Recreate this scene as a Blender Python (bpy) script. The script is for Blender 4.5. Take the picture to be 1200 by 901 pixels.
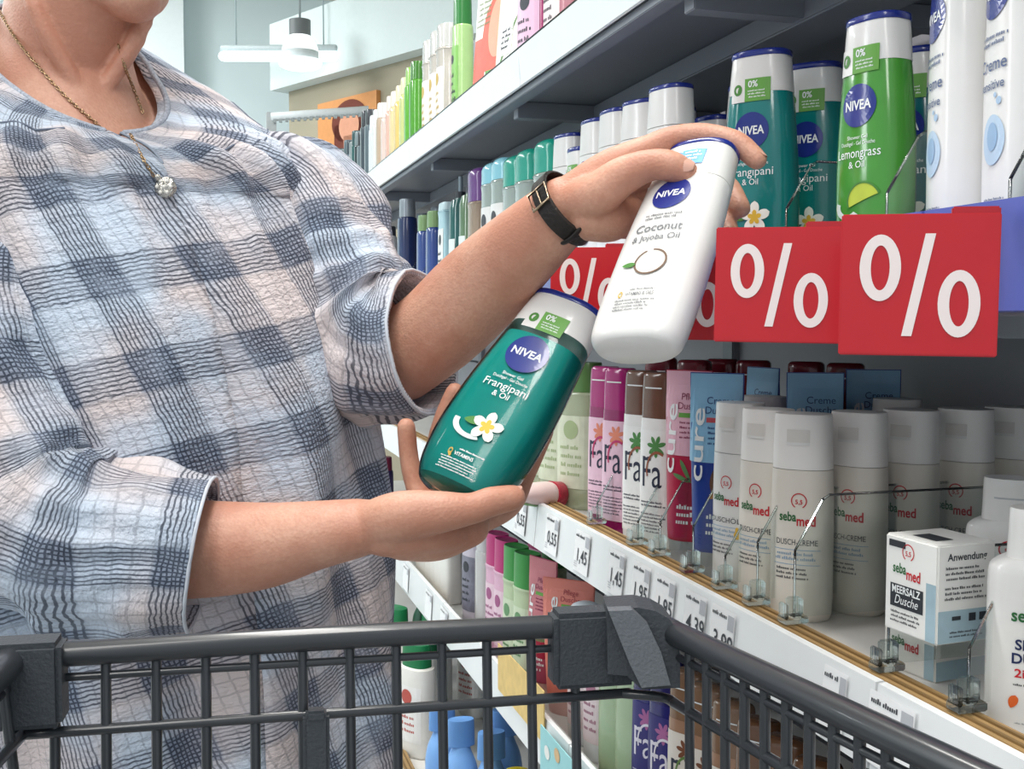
import bpy, bmesh, math, random
import numpy as np
from mathutils import Vector, Matrix, noise

for o in list(bpy.data.objects):
    bpy.data.objects.remove(o)
random.seed(7)
SC = bpy.context.scene
COL = SC.collection

# ------------------------------------------------------------------ camera
F, CX, CY = 1300.0, 600.0, 450.5          # focal length and centre in pixels of the 1200 x 901 frame
CAM = np.array([0.0, 0.0, 1.15])
YAW = math.atan(375 / F)
PIT = math.atan(76.5 / F)
FW = np.array([math.sin(YAW) * math.cos(PIT), math.cos(YAW) * math.cos(PIT), -math.sin(PIT)])
RT = np.array([math.cos(YAW), -math.sin(YAW), 0.0])
UP = np.cross(RT, FW)
FH = np.array([math.sin(YAW), math.cos(YAW), 0.0])
cam_d = bpy.data.cameras.new('camera')
cam_d.sensor_fit = 'HORIZONTAL'
cam_d.sensor_width = 36.0
cam_d.lens = 36.0 * F / 1200.0
cam_d.clip_start = 0.02
cam = bpy.data.objects.new('camera', cam_d)
COL.objects.link(cam)
cam.matrix_world = Matrix(((RT[0], UP[0], -FW[0], CAM[0]), (RT[1], UP[1], -FW[1], CAM[1]),
                           (RT[2], UP[2], -FW[2], CAM[2]), (0, 0, 0, 1)))
SC.camera = cam

# ------------------------------------------------------------------ light and exposure
SC.view_settings.view_transform = 'Standard'
SC.view_settings.look = 'None'
SC.view_settings.gamma = 1.0
SC.view_settings.use_curve_mapping = False
SC.view_settings.exposure = 0.0
W = bpy.data.worlds.new('store_surroundings')
SC.world = W
W.use_nodes = True
W.node_tree.nodes['Background'].inputs[0].default_value = (0.86, 0.94, 1.0, 1)
W.node_tree.nodes['Background'].inputs[1].default_value = 0.74


def overhead_light(loc, aim, sx, sy, power, col=(1, 0.97, 0.93)):
    d = bpy.data.lights.new('overhead_light', 'AREA')
    d.shape = 'RECTANGLE'
    d.size, d.size_y, d.energy, d.color = sx, sy, power, col
    o = bpy.data.objects.new('overhead_light', d)
    COL.objects.link(o)
    o.location = loc
    o.rotation_euler = (Vector(aim) - Vector(loc)).to_track_quat('-Z', 'Y').to_euler()


overhead_light((0.10, 1.0, 3.1), (0.1, 1.0, 0), 0.3, 2.6, 56)
overhead_light((-0.9, -0.9, 3.1), (0.3, 0.8, 0.9), 0.5, 2.4, 36)
overhead_light((-2.0, 5.4, 3.1), (-1.6, 5.8, 0), 0.4, 4.0, 200, (0.95, 0.98, 1))
overhead_light((-1.7, 1.9, 3.0), (0.4, 1.9, 1.2), 0.4, 3.4, 46, (0.95, 0.98, 1))  # added fill lamp from the aisle side, brightens the top shelf lip


# ------------------------------------------------------------------ geometry helpers
def ray(x, y):
    return FW + RT * ((x - CX) / F) + UP * ((CY - y) / F)


def P(x, y, d):
    return CAM + ray(x, y) * d


def PX(x, y, X):
    r = ray(x, y)
    return CAM + r * ((X - CAM[0]) / r[0])


def PZ(x, y, Z):
    r = ray(x, y)
    return CAM + r * ((Z - CAM[2]) / r[2])


def L(s, d, z):
    v = RT * s + FH * d
    return np.array([v[0], v[1], z])


def colx(px, X):
    """Y of the place on the vertical plane X that sits in image column px."""
    return PX(px, 420, X)[1]


def link(name, me, mat=None, parent=None, smooth=True):
    if mat is not None:
        me.materials.clear()
        me.materials.append(mat)
    if smooth:
        me.polygons.foreach_set('use_smooth', [True] * len(me.polygons))
    o = bpy.data.objects.new(name, me)
    COL.objects.link(o)
    if parent is not None:
        o.parent = parent
    return o


def mk(name, vf, mat=None, parent=None, smooth=True, sharp=None):
    v, f = vf
    me = bpy.data.meshes.new(name)
    me.from_pydata([tuple(map(float, p)) for p in v], [], [tuple(int(i) for i in q) for q in f])
    me.update()
    if smooth and sharp:
        me.polygons.foreach_set('use_smooth', [True] * len(me.polygons))
        me.set_sharp_from_angle(angle=math.radians(sharp))
    return link(name, me, mat, parent, smooth)


def tag(o, label, cat, group=None, kind=None):
    if label:
        o['label'] = label
    if cat:
        o['category'] = cat
    if group:
        o['group'] = group
    if kind:
        o['kind'] = kind
    return o


def thing(name, label=None, cat=None, group=None, loc=(0, 0, 0), rz=0):
    o = bpy.data.objects.new(name, None)
    o.empty_display_size = 0.02
    COL.objects.link(o)
    o.location = loc
    o.rotation_euler = (0, 0, math.radians(rz))
    return tag(o, label, cat, group)


def copy_tree(o, parent=None):
    c = o.copy()
    COL.objects.link(c)
    c.parent = parent
    for ch in list(o.children):
        copy_tree(ch, c)
    return c


def join(*vfs):
    V, Fc = [], []
    for v, f in vfs:
        b = len(V)
        V += [tuple(p) for p in v]
        Fc += [tuple(i + b for i in q) for q in f]
    return V, Fc


def boxvf(x0, x1, y0, y1, z0, z1, bev=0.0):
    if bev <= 0:
        v = [(x, y, z) for z in (z0, z1) for y in (y0, y1) for x in (x0, x1)]
        return v, [(0, 2, 3, 1), (4, 5, 7, 6), (0, 1, 5, 4), (2, 6, 7, 3), (0, 4, 6, 2), (1, 3, 7, 5)]
    bm = bmesh.new()
    v = [bm.verts.new(p) for p in boxvf(x0, x1, y0, y1, z0, z1)[0]]
    for q in boxvf(0, 1, 0, 1, 0, 1)[1]:
        bm.faces.new([v[i] for i in q])
    bmesh.ops.bevel(bm, geom=bm.edges[:], offset=bev, segments=2, affect='EDGES', clamp_overlap=True)
    bm.verts.index_update()
    out = [tuple(p.co) for p in bm.verts], [tuple(a.index for a in q.verts) for q in bm.faces]
    bm.free()
    return out


def xform(vf, m):
    return [tuple(m @ Vector(p)) for p in vf[0]], vf[1]


def smooth_path(pts, n=4):
    """Catmull-Rom through rows of numbers."""
    p = np.array(pts, float)
    if len(p) < 3:
        return np.array([p[0] + (p[-1] - p[0]) * t for t in np.linspace(0, 1, n + 1)])
    q = np.vstack([2 * p[0] - p[1], p, 2 * p[-1] - p[-2]])
    out = []
    for i in range(1, len(q) - 2):
        for t in np.linspace(0, 1, n, endpoint=False):
            a, b, c, d = q[i - 1], q[i], q[i + 1], q[i + 2]
            out.append(0.5 * (2 * b + (c - a) * t + (2 * a - 5 * b + 4 * c - d) * t * t + (3 * b - a - 3 * c + d) * t ** 3))
    out.append(p[-1])
    return np.array(out)


def tube(pts, radii, up=(0, 0, 1), seg=14, sub=4, caps=True, round_ends=True):
    """Closed sweep with an elliptical section: radii rows (side, normal)."""
    rr = [(r, r) if np.isscalar(r) else r for r in radii]
    rows = smooth_path([list(p) + list(r) for p, r in zip(pts, rr)], sub) if sub > 1 else np.array([list(p) + list(r) for p, r in zip(pts, rr)])
    c, r = rows[:, :3], np.maximum(rows[:, 3:], 1e-4)
    t = np.gradient(c, axis=0)
    t /= np.linalg.norm(t, axis=1)[:, None]
    if round_ends:
        cs, rs, ts = [], [], []
        for k in (0.98, 0.8, 0.5):
            m = math.sqrt(1 - k * k)
            cs.append(c[0] - t[0] * r[0].mean() * k); rs.append(r[0] * m); ts.append(t[0])
        c = np.vstack([cs, c]); r = np.vstack([rs, r]); t = np.vstack([ts, t])
        cs, rs, ts = [], [], []
        for k in (0.5, 0.8, 0.98):
            m = math.sqrt(1 - k * k)
            cs.append(c[-1] + t[-1] * r[-1].mean() * k); rs.append(r[-1] * m); ts.append(t[-1])
        c = np.vstack([c, cs]); r = np.vstack([r, rs]); t = np.vstack([t, ts])
    V, Fc = [], []
    up = np.array(up, float)
    for i in range(len(c)):
        s = np.cross(up, t[i])
        if np.linalg.norm(s) < 1e-3:
            s = np.cross(np.array([1.0, 0.1, 0]), t[i])
        s /= np.linalg.norm(s)
        n = np.cross(t[i], s)
        for k in range(seg):
            a = 2 * math.pi * k / seg
            V.append(c[i] + s * r[i][0] * math.cos(a) + n * r[i][1] * math.sin(a))
    m = len(c)
    for i in range(m - 1):
        for k in range(seg):
            k2 = (k + 1) % seg
            Fc.append((i * seg + k, i * seg + k2, (i + 1) * seg + k2, (i + 1) * seg + k))
    if caps:
        Fc.append(tuple(range(seg))[::-1])
        Fc.append(tuple((m - 1) * seg + k for k in range(seg)))
    return V, Fc


def bar(a, b, r, seg=10):
    return tube([a, b], [r, r], seg=seg, sub=1, round_ends=False,
                up=(0, 0, 1) if abs((np.array(b) - np.array(a))[2]) < 0.9 * np.linalg.norm(np.array(b) - np.array(a)) else (0, 1, 0))


def ball(c, rx, ry=None, rz=None, su=16, sv=10):
    ry = ry or rx
    rz = rz or rx
    V = [(c[0], c[1], c[2] - rz)]
    for i in range(1, sv):
        a = -math.pi / 2 + math.pi * i / sv
        for k in range(su):
            b = 2 * math.pi * k / su
            V.append((c[0] + rx * math.cos(a) * math.cos(b), c[1] + ry * math.cos(a) * math.sin(b), c[2] + rz * math.sin(a)))
    V.append((c[0], c[1], c[2] + rz))
    Fc = [(0, 1 + (k + 1) % su, 1 + k) for k in range(su)]
    for i in range(sv - 2):
        for k in range(su):
            k2 = (k + 1) % su
            Fc.append((1 + i * su + k, 1 + i * su + k2, 1 + (i + 1) * su + k2, 1 + (i + 1) * su + k))
    e = len(V) - 1
    Fc += [(e, 1 + (sv - 2) * su + k, 1 + (sv - 2) * su + (k + 1) % su) for k in range(su)]
    return V, Fc


def prism(poly, y0, y1):
    """Polygon of (x, z) thickened along y."""
    n = len(poly)
    V = [(x, y0, z) for x, z in poly] + [(x, y1, z) for x, z in poly]
    return V, [tuple(range(n)), tuple(range(2 * n - 1, n - 1, -1))] + [(i, i + n, (i + 1) % n + n, (i + 1) % n) for i in range(n)]


# ------------------------------------------------------------------ materials
def lin(c):
    if isinstance(c, str):
        c = [int(c[i:i + 2], 16) / 255 for i in (0, 2, 4)]
    return tuple(x / 12.92 if x <= 0.04045 else ((x + 0.055) / 1.055) ** 2.4 for x in c) + (1,)


class Ex:
    """Tiny wrapper so that node maths can be written as expressions."""
    def __init__(s, nt, sock):
        s.nt, s.s = nt, sock

    def m(s, op, *a, clamp=False):
        n = s.nt.nodes.new('ShaderNodeMath')
        n.operation = op
        n.use_clamp = clamp
        for i, v in enumerate((s,) + a):
            if isinstance(v, Ex):
                s.nt.links.new(v.s, n.inputs[i])
            else:
                n.inputs[i].default_value = v
        return Ex(s.nt, n.outputs[0])

    def __add__(s, o): return s.m('ADD', o)
    def __sub__(s, o): return s.m('SUBTRACT', o)
    def __mul__(s, o): return s.m('MULTIPLY', o)
    def __truediv__(s, o): return s.m('DIVIDE', o)
    def frac(s): return s.m('FRACT')
    def lt(s, o): return s.m('LESS_THAN', o)
    def gt(s, o): return s.m('GREATER_THAN', o)
    def max(s, o): return s.m('MAXIMUM', o)
    def abs(s): return s.m('ABSOLUTE')

    def step(s, a, b):
        n = s.nt.nodes.new('ShaderNodeMapRange')
        n.interpolation_type = 'SMOOTHSTEP'
        s.nt.links.new(s.s, n.inputs[0])
        n.inputs[1].default_value, n.inputs[2].default_value = a, b
        return Ex(s.nt, n.outputs[0])


def new_mat(name):
    m = bpy.data.materials.new(name)
    m.use_nodes = True
    return m, m.node_tree, m.node_tree.nodes['Principled BSDF']


def noise_tex(nt, scale, detail=3, coord='Object', vec=None):
    n = nt.nodes.new('ShaderNodeTexNoise')
    n.inputs['Scale'].default_value = scale
    n.inputs['Detail'].default_value = detail
    if vec is None:
        tc = nt.nodes.new('ShaderNodeTexCoord')
        vec = tc.outputs[coord]
    nt.links.new(vec, n.inputs['Vector'])
    return n


def mixc(nt, fac, a, b):
    n = nt.nodes.new('ShaderNodeMix')
    n.data_type = 'RGBA'
    if isinstance(fac, Ex):
        nt.links.new(fac.s, n.inputs['Factor'])
    elif hasattr(fac, 'default_value'):
        nt.links.new(fac, n.inputs['Factor'])
    else:
        n.inputs['Factor'].default_value = fac
    for k, v in (('A', a), ('B', b)):
        s = [i for i in n.inputs if i.name == k and i.type == 'RGBA'][0]
        if hasattr(v, 'links') or hasattr(v, 'is_linked'):
            nt.links.new(v, s)
        else:
            s.default_value = v
    return [o for o in n.outputs if o.type == 'RGBA'][0]


def add_bump(nt, b, height, dist, strength=1.0):
    n = nt.nodes.new('ShaderNodeBump')
    n.inputs['Strength'].default_value = strength
    n.inputs['Distance'].default_value = dist
    nt.links.new(height, n.inputs['Height'])
    nt.links.new(n.outputs[0], b.inputs['Normal'])
    return n


_M = {}


def mat(col, rough=0.35, metal=0.0, vary=0.06, scale=40.0, coat=0.0, trans=0.0, bump=0.0, emit=0.0, spec=0.5, ior=1.45):
    key = (col, rough, metal, vary, scale, coat, trans, bump, emit, spec)
    if key in _M:
        return _M[key]
    m, nt, b = new_mat('surface_%02d_%s' % (len(_M), col))
    c = lin(col)
    nz = noise_tex(nt, scale)
    d = tuple(max(0, x * (1 - vary * 2.2)) for x in c[:3]) + (1,)
    nt.links.new(mixc(nt, nz.outputs['Fac'], d, tuple(min(1, x * (1 + vary)) for x in c[:3]) + (1,)), b.inputs['Base Color'])
    b.inputs['Roughness'].default_value = rough
    b.inputs['Metallic'].default_value = metal
    b.inputs['Coat Weight'].default_value = coat
    b.inputs['Coat Roughness'].default_value = 0.08
    b.inputs['Transmission Weight'].default_value = trans
    b.inputs['Specular IOR Level'].default_value = spec
    b.inputs['IOR'].default_value = ior
    if bump:
        add_bump(nt, b, nz.outputs['Fac'], bump)
    if emit:
        b.inputs['Emission Color'].default_value = c
        b.inputs['Emission Strength'].default_value = emit
    _M[key] = m
    return m


def clear_mat(name, tint='f4faf8', gloss=0.10, rough=0.05):
    """Thin clear plastic: mostly lets light straight through, with a Fresnel sheen."""
    m, nt, b = new_mat(name)
    nt.nodes.remove(b)
    out = nt.nodes['Material Output']
    tr = nt.nodes.new('ShaderNodeBsdfTransparent')
    nz = noise_tex(nt, 30)
    c = lin(tint)
    nt.links.new(mixc(nt, nz.outputs['Fac'], tuple(x * 0.96 for x in c[:3]) + (1,), c), tr.inputs[0])
    gl = nt.nodes.new('ShaderNodeBsdfGlossy')
    gl.inputs['Roughness'].default_value = rough
    fr = nt.nodes.new('ShaderNodeFresnel')
    fr.inputs[0].default_value = 1.45
    f = Ex(nt, fr.outputs[0]).m('ADD', gloss - 0.04, clamp=True)
    mx = nt.nodes.new('ShaderNodeMixShader')
    nt.links.new(f.s, mx.inputs[0])
    nt.links.new(tr.outputs[0], mx.inputs[1])
    nt.links.new(gl.outputs[0], mx.inputs[2])
    nt.links.new(mx.outputs[0], out.inputs[0])
    return m


CLEAR = clear_mat('clear_plastic', 'fafdfc', 0.05)
CLEAR_EDGE = clear_mat('clear_plastic_edge', 'f3f8f7', 0.10, .10)
SHELL = clear_mat('clear_bottle_shell', 'f2fbf8', 0.035, .09)


def skin_material():
    m, nt, b = new_mat('skin')
    a = noise_tex(nt, 16, 4)
    f = noise_tex(nt, 260, 4)
    c1 = mixc(nt, Ex(nt, a.outputs['Fac']).step(0.35, 0.68), lin('c58c74'), lin('d9a890'))
    c2 = mixc(nt, Ex(nt, f.outputs['Fac']).step(0.3, 0.75), lin('b87a62'), c1)
    c3 = mixc(nt, 0.72, c2, c1)
    nt.links.new(c3, b.inputs['Base Color'])
    b.inputs['Roughness'].default_value = 0.5
    b.inputs['Subsurface Weight'].default_value = 0.12
    b.inputs['Subsurface Radius'].default_value = (0.010, 0.004, 0.002)
    b.inputs['Subsurface Scale'].default_value = 0.6
    w = nt.nodes.new('ShaderNodeTexVoronoi')
    w.inputs['Scale'].default_value = 420
    tc = nt.nodes.new('ShaderNodeTexCoord')
    nt.links.new(tc.outputs['Object'], w.inputs['Vector'])
    h = Ex(nt, w.outputs['Distance']) * 0.5 + Ex(nt, a.outputs['Fac']) * 1.2
    add_bump(nt, b, h.s, 0.0009, 0.55)
    return m


def shirt_material():
    """Crinkled checked cotton: pale ground, bundles of thin dark threads, blue dye where bundles cross."""
    m, nt, b = new_mat('checked_crinkle_cotton')
    uv = nt.nodes.new('ShaderNodeUVMap')
    sp = nt.nodes.new('ShaderNodeSeparateXYZ')
    nt.links.new(uv.outputs[0], sp.inputs[0])
    U, V = Ex(nt, sp.outputs[0]), Ex(nt, sp.outputs[1])
    wob = Ex(nt, noise_tex(nt, 75, 2, vec=uv.outputs[0]).outputs['Fac'])
    wob2 = Ex(nt, noise_tex(nt, 95, 2, vec=uv.outputs[0]).outputs['Fac'])
    fade = Ex(nt, noise_tex(nt, 22, 3, vec=uv.outputs[0]).outputs['Fac'])
    U2, V2 = U + (wob - 0.5) * 0.0045, V + (wob2 - 0.5) * 0.0050

    def band(x, per, lo, hi, soft=0.05):
        t = (x / per).frac()
        return t.step(lo, lo + soft) * (Ex(nt, t.s).step(hi - soft, hi) * -1.0 + 1.0)

    def thread(x, per, duty):
        return ((x / per).frac() - 0.5).abs().step(duty, duty * 0.45)
    bu, bv = band(U2, 0.084, 0.08, 0.56), band(V2, 0.080, 0.10, 0.58)
    # dense bundles and a few loose threads outside of them
    tu = thread(U2, 0.0037, 0.27) * bu + thread(U2, 0.0105, 0.10) * (bu * -1.0 + 1.0) * 0.35
    tv = thread(V2, 0.0038, 0.27) * bv + thread(V2, 0.0115, 0.10) * (bv * -1.0 + 1.0) * 0.35
    th = (tu.max(tv)) * (fade.step(0.22, 0.55) * 0.55 + 0.45)
    ground = mixc(nt, Ex(nt, noise_tex(nt, 9, 2, vec=uv.outputs[0]).outputs['Fac']).step(0.38, 0.62), lin('d9cdcc'), lin('c7d3e2'))
    dye = mixc(nt, (bu + bv) * 0.30, ground, lin('8d9cb2'))
    dye2 = mixc(nt, bu * bv * (fade.step(0.3, 0.7) * 0.35 + 0.18), dye, lin('4f5f7a'))
    col = mixc(nt, th * 0.80, dye2, lin('222a3a'))
    nt.links.new(col, b.inputs['Base Color'])
    b.inputs['Roughness'].default_value = 0.9
    b.inputs['Specular IOR Level'].default_value = 0.15
    b.inputs['Sheen Weight'].default_value = 0.1
    mp = nt.nodes.new('ShaderNodeMapping')
    mp.inputs['Scale'].default_value = (1.0, 1.7, 1)
    nt.links.new(uv.outputs[0], mp.inputs[0])
    cr = noise_tex(nt, 210, 3, vec=mp.outputs[0])
    cr2 = noise_tex(nt, 60, 2, vec=mp.outputs[0])
    h = Ex(nt, cr.outputs['Fac']) + Ex(nt, cr2.outputs['Fac']) * 0.8
    add_bump(nt, b, h.s, 0.0034, 0.8)
    return m


SKIN = skin_material()
SHIRT = shirt_material()
WHITE = mat('e7e6e3', 0.3, coat=0.3, vary=0.03)
NAVY = mat('1d2f86', 0.25, coat=0.4)
INK = mat('3c4047', 0.6)
WINK = mat('f4f7f7', 0.45)


# ------------------------------------------------------------------ lettering
_TX = {}


def text2d(s, bold=0.0, shear=0.0):
    """Letters as a flat mesh of unit size, centred on x, baseline at 0."""
    key = (s, bold, shear)
    if key not in _TX:
        cu = bpy.data.curves.new('lettering', 'FONT')
        cu.body = s
        cu.align_x = 'CENTER'
        cu.resolution_u = 3
        cu.offset = bold
        cu.shear = shear
        ob = bpy.data.objects.new('lettering', cu)
        COL.objects.link(ob)
        dg = bpy.context.evaluated_depsgraph_get()
        me = bpy.data.meshes.new_from_object(ob.evaluated_get(dg))
        v = np.array([p.co[:2] for p in me.vertices])
        f = [tuple(p.vertices) for p in me.polygons]
        if len(v):
            v[:, 0] -= (v[:, 0].min() + v[:, 0].max()) / 2
        bpy.data.objects.remove(ob)
        bpy.data.meshes.remove(me)
        bpy.data.curves.remove(cu)
        _TX[key] = (v, f)
    return _TX[key]


def txt(s, x, z, h, w=None, bold=0.0, shear=0.0, rot=0.0, align='c'):
    """Lettering placed in a face's (x, z): h = letter size, w = total width wanted."""
    v, f = text2d(s, bold, shear)
    v = v * h
    wid = v[:, 0].max() - v[:, 0].min()
    if w:
        v = v * np.array([w / wid, 1])
        wid = w
    if align == 'l':
        v = v + np.array([wid / 2, 0])
    if rot:
        a = math.radians(rot)
        v = v @ np.array([[math.cos(a), math.sin(a)], [-math.sin(a), math.cos(a)]])
    return [(x + p[0], z + p[1]) for p in v], f


def rect(x0, x1, z0, z1, nx=8, nz=3):
    V = [(x0 + (x1 - x0) * i / nx, z0 + (z1 - z0) * j / nz) for j in range(nz + 1) for i in range(nx + 1)]
    return V, [(j * (nx + 1) + i, j * (nx + 1) + i + 1, (j + 1) * (nx + 1) + i + 1, (j + 1) * (nx + 1) + i) for j in range(nz) for i in range(nx)]


def disc(x, z, rx, rz=None, rings=4, n=28, a0=0, a1=360, inner=0.0):
    rz = rz or rx
    V = []
    full = a1 - a0 >= 360
    m = n if full else n + 1
    for j in range(rings + 1):
        k = inner + (1 - inner) * j / rings
        k = max(k, 0.001)
        for i in range(m):
            a = math.radians(a0 + (a1 - a0) * i / n)
            V.append((x + rx * k * math.cos(a), z + rz * k * math.sin(a)))
    Fc = []
    for j in range(rings):
        for i in range(n):
            i2 = (i + 1) % m
            Fc.append((j * m + i, (j + 1) * m + i, (j + 1) * m + i2, j * m + i2))
    return V, Fc


def petal(x, z, ang, ln, wd, n=8):
    V = []
    c, s = math.cos(math.radians(ang)), math.sin(math.radians(ang))
    for i in range(n + 1):
        t = i / n
        w = wd * max(0, math.sin(math.pi * t)) ** 0.55 * 0.5 * (0.62 + 0.38 * t)
        for q in (-w, 0, w):
            V.append((x + c * t * ln - s * q, z + s * t * ln + c * q))
    Fc = []
    for i in range(n):
        for k in range(2):
            Fc.append((i * 3 + k, (i + 1) * 3 + k, (i + 1) * 3 + k + 1, i * 3 + k + 1))
    return V, Fc


def lines(x0, x1, z0, z1, n, seed=0, fill=0.45):
    """Fine print too small to read: rows of tiny strokes grouped into words."""
    rnd = random.Random(seed * 31 + n)
    V, Fc = [], []
    st = abs(z0 - z1) / n
    h = st * min(.62, fill + .12)
    for i in range(n):
        z = z1 - st * i - h
        x = x0 + (x1 - x0) * rnd.uniform(0, .06)
        end = x1 - (x1 - x0) * rnd.uniform(0, .2)
        while x < end:
            for _ in range(rnd.randint(3, 9)):
                if x > end:
                    break
                w = h * rnd.uniform(.34, .52)
                t = h * rnd.choice((.68, .68, .72, 1.0))
                b = len(V)
                V += [(x, z), (x + w, z), (x + w, z + t), (x, z + t)]
                Fc.append((b, b + 1, b + 2, b + 3))
                x += w + h * .20
            x += h * .45
    return V, Fc


def join2(*vfs):
    return join(*vfs)


TXT_PRE = ['NIVEA', 'Frangipani', '& Oil', 'Shower Gel', 'Duschgel - Gel Douche', 'VITAMINS', '0%', 'Coconut', '& Jojoba Oil', '%',
           'Care Shower', 'VITAMINS & OILS', 'Lemongrass', 'seba', 'med', 'DUSCH-CREME', 'DUSCHÖL', 'SPORT', 'DUSCHE', '2in1', 'Sporthilfe',
           'Fa', 'Creme', 'Dusche', 'Pflege', '0,55', '1,45', '1,95', '4,39', '3,99', 'Anwendung', 'MEERSALZ', '5,5']
for _s in TXT_PRE:
    text2d(_s)

# ------------------------------------------------------------------ the setting
def struct(name, vf, m, smooth=False, label=None):
    o = mk(name, vf, m, None, smooth)
    o['kind'] = 'structure'
    if label:
        o['label'] = label
    return o


WALLC = mat('dfeef0', 0.8, vary=0.02, scale=3)
BEIGE = mat('a59d88', 0.85, vary=0.05, scale=3)
struct('floor', boxvf(-5, 4, -3, 9, -0.1, 0), mat('b3b4b4', 0.35, vary=0.06, scale=6), label='grey store floor')
struct('ceiling', boxvf(-5, 4, -0.2, 9, 3.5, 3.6), mat('e6e2d6', 0.9, vary=0.03, scale=2), label='pale store ceiling')
struct('wall_back', boxvf(-5, 4, 8.4, 8.5, 0, 3.5), WALLC, label='pale blue white far wall')
struct('wall_left', boxvf(-5.1, -5, 2.5, 8.5, 0, 3.5), WALLC, label='pale side wall')
# the angled beige wall behind the end of the shelf, with its soffit
A = np.array([0.60, 7.05]); dirw = np.array([0.46, -0.89]); nrm = np.array([-0.89, -0.46])


def along(t0, t1, out, z0, z1, thick):
    v = []
    for z in (z0, z1):
        for t, o in ((t0, out), (t1, out), (t1, out - thick), (t0, out - thick)):
            q = A + dirw * t + nrm * o
            v.append((q[0], q[1], z))
    return v, [(0, 3, 2, 1), (4, 5, 6, 7), (0, 1, 5, 4), (1, 2, 6, 5), (2, 3, 7, 6), (3, 0, 4, 7)]


struct('wall_right', along(0, 4.2, 0, 0, 2.55, 0.2), BEIGE, label='beige angled wall with a poster')
struct('trim_1', along(-0.05, 4.2, 0.10, 2.55, 2.95, 0.32), mat('dbe7e6', 0.7, vary=0.02), label='white soffit above the beige wall')
struct('trim_2', boxvf(-2.6, 4, 6.2, 6.5, 3.28, 3.5), mat('d9d3bf', 0.8, vary=0.04, scale=4), label='cream ceiling beam')
struct('trim_3', boxvf(-0.36, -0.02, 8.1, 8.4, 0, 3.5), mat('eef7f8', 0.7, vary=0.02), label='white column')


def wall_pt(t, z, out):
    q = A + dirw * t + nrm * out
    return np.array([q[0], q[1], z])


# poster on the beige wall
pt = thing('poster', 'orange poster of a red haired woman on beige wall', 'poster')
t0, t1, z0, z1 = 0.36, 0.84, 2.02, 2.55


def on_wall(vf, out):
    return [tuple(wall_pt(t0 + (t1 - t0) * p[0], z0 + (z1 - z0) * p[1], out)) for p in vf[0]], vf[1]


t0, t1, z0, z1 = 0.36, 0.94, 1.98, 2.42
mk('backing', along(t0, t1, 0.03, z0, z1, 0.028), mat('d8955a', 0.6), pt, False)
mk('printed_hair', on_wall(join(disc(.56, .68, .30, .28), rect(.30, .84, .15, .66)), 0.034), mat('6e3020', 0.7), pt)
mk('printed_face', on_wall(join(disc(.56, .62, .17, .20), rect(.47, .65, .25, .5)), 0.037), mat('d79a7c', 0.7), pt)
mk('printed_top', on_wall(disc(.52, .0, .40, .32, a0=0, a1=180), 0.039), mat('8a8458', 0.7), pt)

# pendant lamp and tube light
dl = 6.0
lp = thing('pendant_lamp', 'white glass pendant lamp with grey socket hanging from ceiling', 'lamp', loc=tuple(P(352, 80, dl)))
b0 = P(352, 80, dl)
mk('cord', bar((0, 0, 0.25), (0, 0, 3.5 - b0[2]), 0.006), mat('a9b4b6', .6), lp)
mk('socket', tube([(0, 0, .17), (0, 0, .255)], [.058, .058], seg=20, sub=1, round_ends=False), mat('74797a', .5), lp, sharp=40)
LGT = mat('f4fafa', .4, emit=.75, vary=0)
mk('glass_dome', tube([(0, 0, .085), (0, 0, .12), (0, 0, .15), (0, 0, .18)], [.098, .092, .075, .05], seg=24, sub=3, round_ends=False), LGT, lp)
mk('lower_glass', tube([(0, 0, .0), (0, 0, .012), (0, 0, .04)], [.09, .112, .118], seg=24, sub=2, round_ends=False), LGT, lp)
mk('mid_ring', tube([(0, 0, .04), (0, 0, .085)], [.10, .10], seg=24, sub=1, round_ends=False), mat('dfe9ea', .4), lp)
tl = thing('tube_light', 'bright fluorescent tube light hanging in front of the back wall', 'lamp')
a, b = P(262, 66, 6.6), P(393, 66, 6.3)
mk('tube', tube([a, b], [.03, .03], sub=1, seg=14), mat('f6ffff', .4, emit=1.2, vary=0), tl)
mk('housing', tube([a + [0, 0, .045], b + [0, 0, .045]], [.022, .022], sub=1, seg=8), mat('aebabc', .5), tl)
for k in (0.12, 0.9):
    q = a + (b - a) * k
    mk('hanger_wire', bar(q + [0, 0, .05], (q[0], q[1], 3.5), 0.004, 6), mat('9fb0b4', .5), tl)

# white perforated rail of a stand further down the aisle
rl = thing('display_rail', 'white perforated rail on a post beyond the shelf end', 'rail')
a, b = P(318, 137, 4.6), P(432, 129, 4.6)
mk('rail', join(tube([a, b], [(.012, .018)] * 2, sub=1, seg=8, round_ends=False)), mat('e2e9ea', .5), rl)
for i in range(16):
    q = a + (b - a) * ((i + .5) / 16)
    mk('tooth', boxvf(q[0] - .006, q[0] + .006, q[1] - .016, q[1] + .0, q[2] - .026, q[2] - .012), mat('aab4b6', .5), rl, False)
mk('post', boxvf(a[0] - .02, a[0] + .02, a[1] - .0, a[1] + .04, 0, a[2] + .02, .003), mat('c9cfd0', .5), rl, False)

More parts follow.
